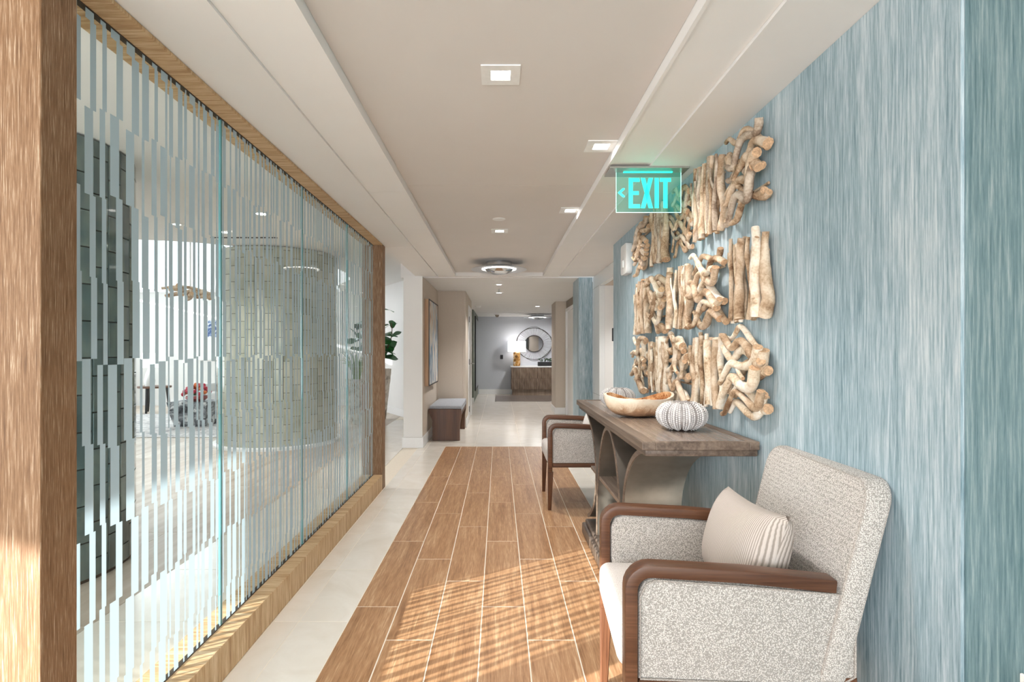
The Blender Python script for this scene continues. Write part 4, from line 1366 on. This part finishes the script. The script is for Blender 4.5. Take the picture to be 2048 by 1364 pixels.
# planter
root = empty('planter', (1.38, 15.45, 0.8105)); tag(root, 'black planter box with a dark leafy plant on the credenza', 'planter')
obj('box', bx(-0.29, 0.29, -0.10, 0.10, 0, 0.115, 0.005), 'black', root)
for k in range(26):
    a = rnd.uniform(0, 2 * PI); x = rnd.uniform(-0.2, 0.22); l = rnd.uniform(0.08, 0.17)
    b2 = bmesh.new()
    dx, dy = math.cos(a), math.sin(a) * 0.6
    pts = [(x, 0, 0.1155), (x + dx * l * 0.4, dy * l * 0.4, 0.12 + l * 0.6), (x + dx * l, dy * l, 0.12 + l * 0.65)]
    tube(b2, pts, [0.006, 0.018, 0.003], 5, flat=0.25)
    obj('leaf', b2, 'leaf_dark', root, 60)
o = obj('light_switch', bx(0.035, 0.115, 15.690, 15.6995, 1.0, 1.12, 0.003), 'black'); tag(o, 'small dark switch plate on the grey end wall', 'switch')
# dark floor inset
root = empty('floor_inset', (0.8, 14.4, 0)); tag(root, 'grey plank-look floor inset in front of the credenza', 'floor inset', kind='structure')
for i in range(5):
    for j in range(8):
        o = obj('plank', bx(-0.10 + j * 0.206 - 0.8, -0.10 + j * 0.206 + 0.2035 - 0.8, 13.45 + i * 0.36 - 14.4, 13.45 + i * 0.36 + 0.357 - 14.4, 0.0006, 0.004), 'grey_plank', root)
# dark framed art on the far left
root = empty('framed_picture', (-0.6, 14.3, 1.3)); tag(root, 'tall dark framed mirror edge-on at the far left of the corridor', 'picture')
obj('frame', bx(0.0006, 0.03, -0.75, 0.75, -1.05, 0.80, 0.003), 'black', root)
obj('picture_glass', bx(0.0305, 0.033, -0.68, 0.68, -0.98, 0.73), 'mirror', root)

# ================================================================== LOUNGE BEHIND THE GLASS
# fiddle leaf fig
prnd = random.Random(5)
def tapered_pot(loc, r0, r1, h, label_parent, mt='pot'):
    b2 = bmesh.new()
    S = 28
    prof = [(0, 0.0), (r0, 0.0)] + [(r0 + (r1 - r0) * t, h * t) for t in [k / 12 for k in range(1, 13)]] + [(r1 - 0.025, h), (r1 - 0.03, h - 0.05), (0, h - 0.05)]
    lathe(b2, prof, sides=S)
    for v in b2.verts:
        if v.co.z > 0.005 and v.co.xy.length > r0 * 0.9:
            k = 1 + 0.035 * noise.noise(v.co * 18)
            v.co.x *= k; v.co.y *= k
    return obj('pot', b2, mt, label_parent, 60)


def leaf_mesh(L, W):
    b2 = bmesh.new()
    prof = [0.02, 0.42, 0.62, 0.70, 0.86, 1.0, 0.92, 0.62, 0.04]
    n = len(prof)
    rows = []
    for i, p in enumerate(prof):
        t = i / (n - 1)
        z = -0.10 * L * (t * 2 - 0.7) ** 2
        rows.append([b2.verts.new((t * L, s_ * W / 2 * p, z + 0.035 * abs(s_) * L * 0.6)) for s_ in (-1, -0.5, 0, 0.5, 1)])
    for i in range(n - 1):
        for k in range(4):
            b2.faces.new((rows[i][k], rows[i][k + 1], rows[i + 1][k + 1], rows[i + 1][k]))
    ex = bmesh.ops.extrude_face_region(b2, geom=list(b2.faces))
    for g in ex['geom']:
        if isinstance(g, bmesh.types.BMVert): g.co.z += 0.0015
    return b2


root = empty('fiddle_leaf_fig', (-2.22, 9.95, 0)); tag(root, 'tall fiddle leaf fig in a shell-textured pot beside the far oak post', 'plant')
tapered_pot((0, 0, 0), 0.17, 0.27, 0.92, root)
obj('soil', lathe(bmesh.new(), [(0, 0.8705), (0.235, 0.8705), (0.235, 0.885), (0, 0.885)], sides=24), 'stem', root)
stems = []
for (dx, dy, top) in ((0.28, -0.05, 1.75), (0.12, 0.05, 2.18), (-0.18, 0, 2.0), (-0.34, 0.05, 1.7)):
    pts = bez((dx * 0.15, dy, 0.886), (dx * 0.3, dy, 1.15), (dx * 1.3, dy, 1.4), (dx, dy, top), 10)
    obj('trunk', tube(bmesh.new(), pts, [0.015 - 0.0009 * k for k in range(11)], 7), 'stem', root, 60)
    stems.append(pts)
lp = obj('leaf', leaf_mesh(0.26, 0.19), 'leaf', root, 60)
first = True
for pts in stems:
    for k in range(12):
        i = 3 + int(k * 7 / 12)
        p = Vector(pts[min(i, 10)]) + Vector((0, 0, prnd.uniform(-0.04, 0.04)))
        o = lp if first else link_copy(lp, root)
        first = False
        o.location = p
        o.rotation_euler = (prnd.uniform(-1.1, 1.1), prnd.uniform(-1.1, 0.3), k * 2.4 + prnd.uniform(-0.4, 0.4))
        s_ = prnd.uniform(0.75, 1.2)
        o.scale = (s_, s_, s_)

# spiky plant in nearer pot
root = empty('potted_plant', (-2.42, 9.35, 0)); tag(root, 'spiky pale green plant in a speckled pot behind the glass, left of the oak post', 'plant')
tapered_pot((0, 0, 0), 0.12, 0.19, 0.77, root)
b2 = bmesh.new()
for k in range(70):
    a = prnd.uniform(0, 2 * PI); l = prnd.uniform(0.3, 0.62); sp = prnd.uniform(0.1, 0.7)
    dx, dy = math.cos(a) * sp * l, math.sin(a) * sp * l
    pts = bez((math.cos(a) * 0.05, math.sin(a) * 0.05, 0.72), (dx * 0.2, dy * 0.2, 0.72 + l * 0.5), (dx * 0.6, dy * 0.6, 0.72 + l * 0.9), (dx, dy, 0.72 + l * prnd.uniform(0.7, 1.0)), 5)
    tube(b2, pts, [0.007, 0.010, 0.009, 0.007, 0.004, 0.001], 4, flat=0.25)
o = obj('leaves', b2, 'blade', root, 60); o['kind'] = 'stuff'

# rug
b2 = prism(rrect(-7.6, -4.05, 7.9, 10.75, 0.05), 'Z', 0.0006, 0.012)
o = obj('rug', b2, 'rug'); tag(o, 'grey streaked rug in the lounge under the rock table', 'rug')
# rock table
root = empty('rock_coffee_table', (-5.05, 9.15, 0.0125)); tag(root, 'rough grey and white rock table holding red flowers in the lounge', 'table')
b2 = bmesh.new()
bmesh.ops.create_cube(b2, size=1.0)
bmesh.ops.subdivide_edges(b2, edges=b2.edges, cuts=8, use_grid_fill=True)
for v in b2.verts:
    v.co.x *= 0.62; v.co.y *= 0.5; v.co.z = (v.co.z + 0.5) * 0.40
    nz = noise.noise(v.co * 6) * 0.05
    f_ = 1 - 0.18 * (1 - v.co.z / 0.4)
    v.co.x = v.co.x * f_ * (1 + nz * 1.6); v.co.y = v.co.y * f_ * (1 + nz)
    v.co.z = max(0, v.co.z)
obj('rock', b2, 'rock', root, 35)
# flowers
root = empty('flower_arrangement', (-5.0, 9.10, 0.414)); tag(root, 'red and orange flower arrangement in a low red bowl on the rock table', 'flowers')
obj('bowl', lathe(bmesh.new(), [(0, 0), (0.10, 0), (0.17, 0.05), (0.16, 0.09), (0, 0.09)], sides=24), 'red_pot', root, 50)
fb = bmesh.new()
bmesh.ops.create_icosphere(fb, subdivisions=2, radius=0.034)
for v in fb.verts:
    v.co *= 1 + 0.22 * noise.noise(v.co * 60)
proto = obj('blossom', fb, 'red', root, 60)
fo = bmesh.new()
bmesh.ops.create_icosphere(fo, subdivisions=2, radius=0.03)
for v in fo.verts: v.co *= 1 + 0.25 * noise.noise(v.co * 70 + Vector((3, 0, 0)))
proto2 = obj('blossom', fo, 'orange', root, 60)
pts_f = []
for k in range(34):
    a = k * 2.4; rr = 0.21 * math.sqrt((k + 0.5) / 34)
    pts_f.append((rr * math.cos(a), rr * math.sin(a) * 0.8, 0.12 + 0.16 * (1 - (rr / 0.22) ** 2) + prnd.uniform(-0.02, 0.02)))
proto.location = pts_f[0]; proto2.location = pts_f[1]
for k, p in enumerate(pts_f[2:]):
    link_copy(proto2 if k % 4 == 0 else proto, root, p)
for k in range(16):
    a = k * 2.4
    o = link_copy(lp, root, (0.08 * math.cos(a), 0.06 * math.sin(a), 0.10))
    o.rotation_euler = (0, -0.5, a); o.scale = (0.55, 0.4, 0.5)
# lounge armchair behind
def lounge_chair(loc, rz, mt, label, w=0.84):
    root = empty('lounge_chair', loc, rz); tag(root, label, 'armchair')
    obj('seat', bx(-w / 2 + 0.13, w / 2 - 0.13, -0.36, 0.22, 0.16, 0.43, 0.04, 3), mt, root, 50)
    obj('backrest', bx(-w / 2, w / 2, 0.225, 0.40, 0.16, 0.86, 0.05, 3), mt, root, 50)
    for s_ in (-1, 1):
        a, b_ = sorted((s_ * (w / 2 - 0.125), s_ * w / 2))
        obj('armrest', bx(a, b_, -0.38, 0.22, 0.16, 0.60, 0.04, 3), mt, root, 50)
        for yy in (-0.33, 0.33):
            obj('leg', bx(s_ * (w / 2 - 0.08) - 0.02, s_ * (w / 2 - 0.08) + 0.02, yy - 0.02, yy + 0.02, 0.0005, 0.1595), 'black', root)
    return root


lounge_chair((-5.45, 11.15, 0.0), 0, 'white_fabric', 'white lounge armchair behind the red flowers', 0.9)
b2 = bx(-0.2, 0.2, -0.06, 0.06, -0.19, 0.19, 0.055, 4)
o = obj('pillow', b2, 'speckle', None, 60, (-5.32, 10.98, 0.64)); tag(o, 'black and white speckled pillow in the white lounge armchair', 'pillow')
o.rotation_euler = (R(-14), 0, 0)
lounge_chair((-7.15, 9.6, 0.012), R(50), 'grey_fabric', 'grey lounge armchair mostly hidden behind the near tiled column', 0.8)
# side table + lamp
root = empty('side_table', (-6.95, 11.1, 0.0)); tag(root, 'dark round-legged side table under the small white lamp in the lounge', 'table')
obj('table_top', lathe(bmesh.new(), [(0, 0.50), (0.30, 0.50), (0.30, 0.535), (0, 0.535)], sides=32), 'bench_wood', root, 40)
for k in range(3):
    a = 2 * PI * k / 3 + 0.5
    obj('leg', tube(bmesh.new(), [(0.22 * math.cos(a), 0.22 * math.sin(a), 0.4995), (0.26 * math.cos(a), 0.26 * math.sin(a), 0.0)], [0.035, 0.02], 8), 'black', root, 50)
root = empty('table_lamp', (-7.05, 11.1, 0.5355)); tag(root, 'small white lamp on the side table in the lounge', 'lamp')
obj('lamp_base', lathe(bmesh.new(), [(0, 0), (0.08, 0), (0.10, 0.1), (0.07, 0.25), (0.02, 0.36), (0, 0.36)], sides=20), 'white_plastic', root, 50)
obj('lamp_shade', lathe(bmesh.new(), [(0.15, 0.37), (0.14, 0.66), (0.136, 0.66), (0.146, 0.37)], sides=28), 'shade_glow', root, 50)
# lounge picture
root = empty('framed_picture', (-6.48, 12.5, 1.65)); tag(root, 'white framed picture with a blue motif on the far lounge wall', 'picture')
obj('frame', bx(-0.40, 0.40, -0.04, -0.0006, -0.62, 0.62, 0.004), 'trim', root)
obj('print', bx(-0.12, 0.12, -0.043, -0.0405, -0.1, 0.28), 'blue_print', root)
# driftwood chandelier
root = empty('chandelier', (-5.05, 9.0, 2.15)); tag(root, 'driftwood chandelier hanging in the bright lounge', 'chandelier')
obj('rod', tube(bmesh.new(), [(0, 0, 0.06), (0, 0, 2.04)], 0.012, 8), 'nickel', root)
for k in range(9):
    a = k * 0.7
    def fn(t, a=a, k=k):
        return (0.38 * (t - 0.5) * 2 * math.cos(a) + 0.05 * math.sin(t * 5 + k), 0.3 * (t - 0.5) * 2 * math.sin(a) + 0.04 * math.cos(t * 4 + k), 0.06 * math.sin(t * 4 + k) + (k % 3) * 0.04)
    o = stick(fn, 0.04, 0.02, 300 + k, root, 'drift', n=12)
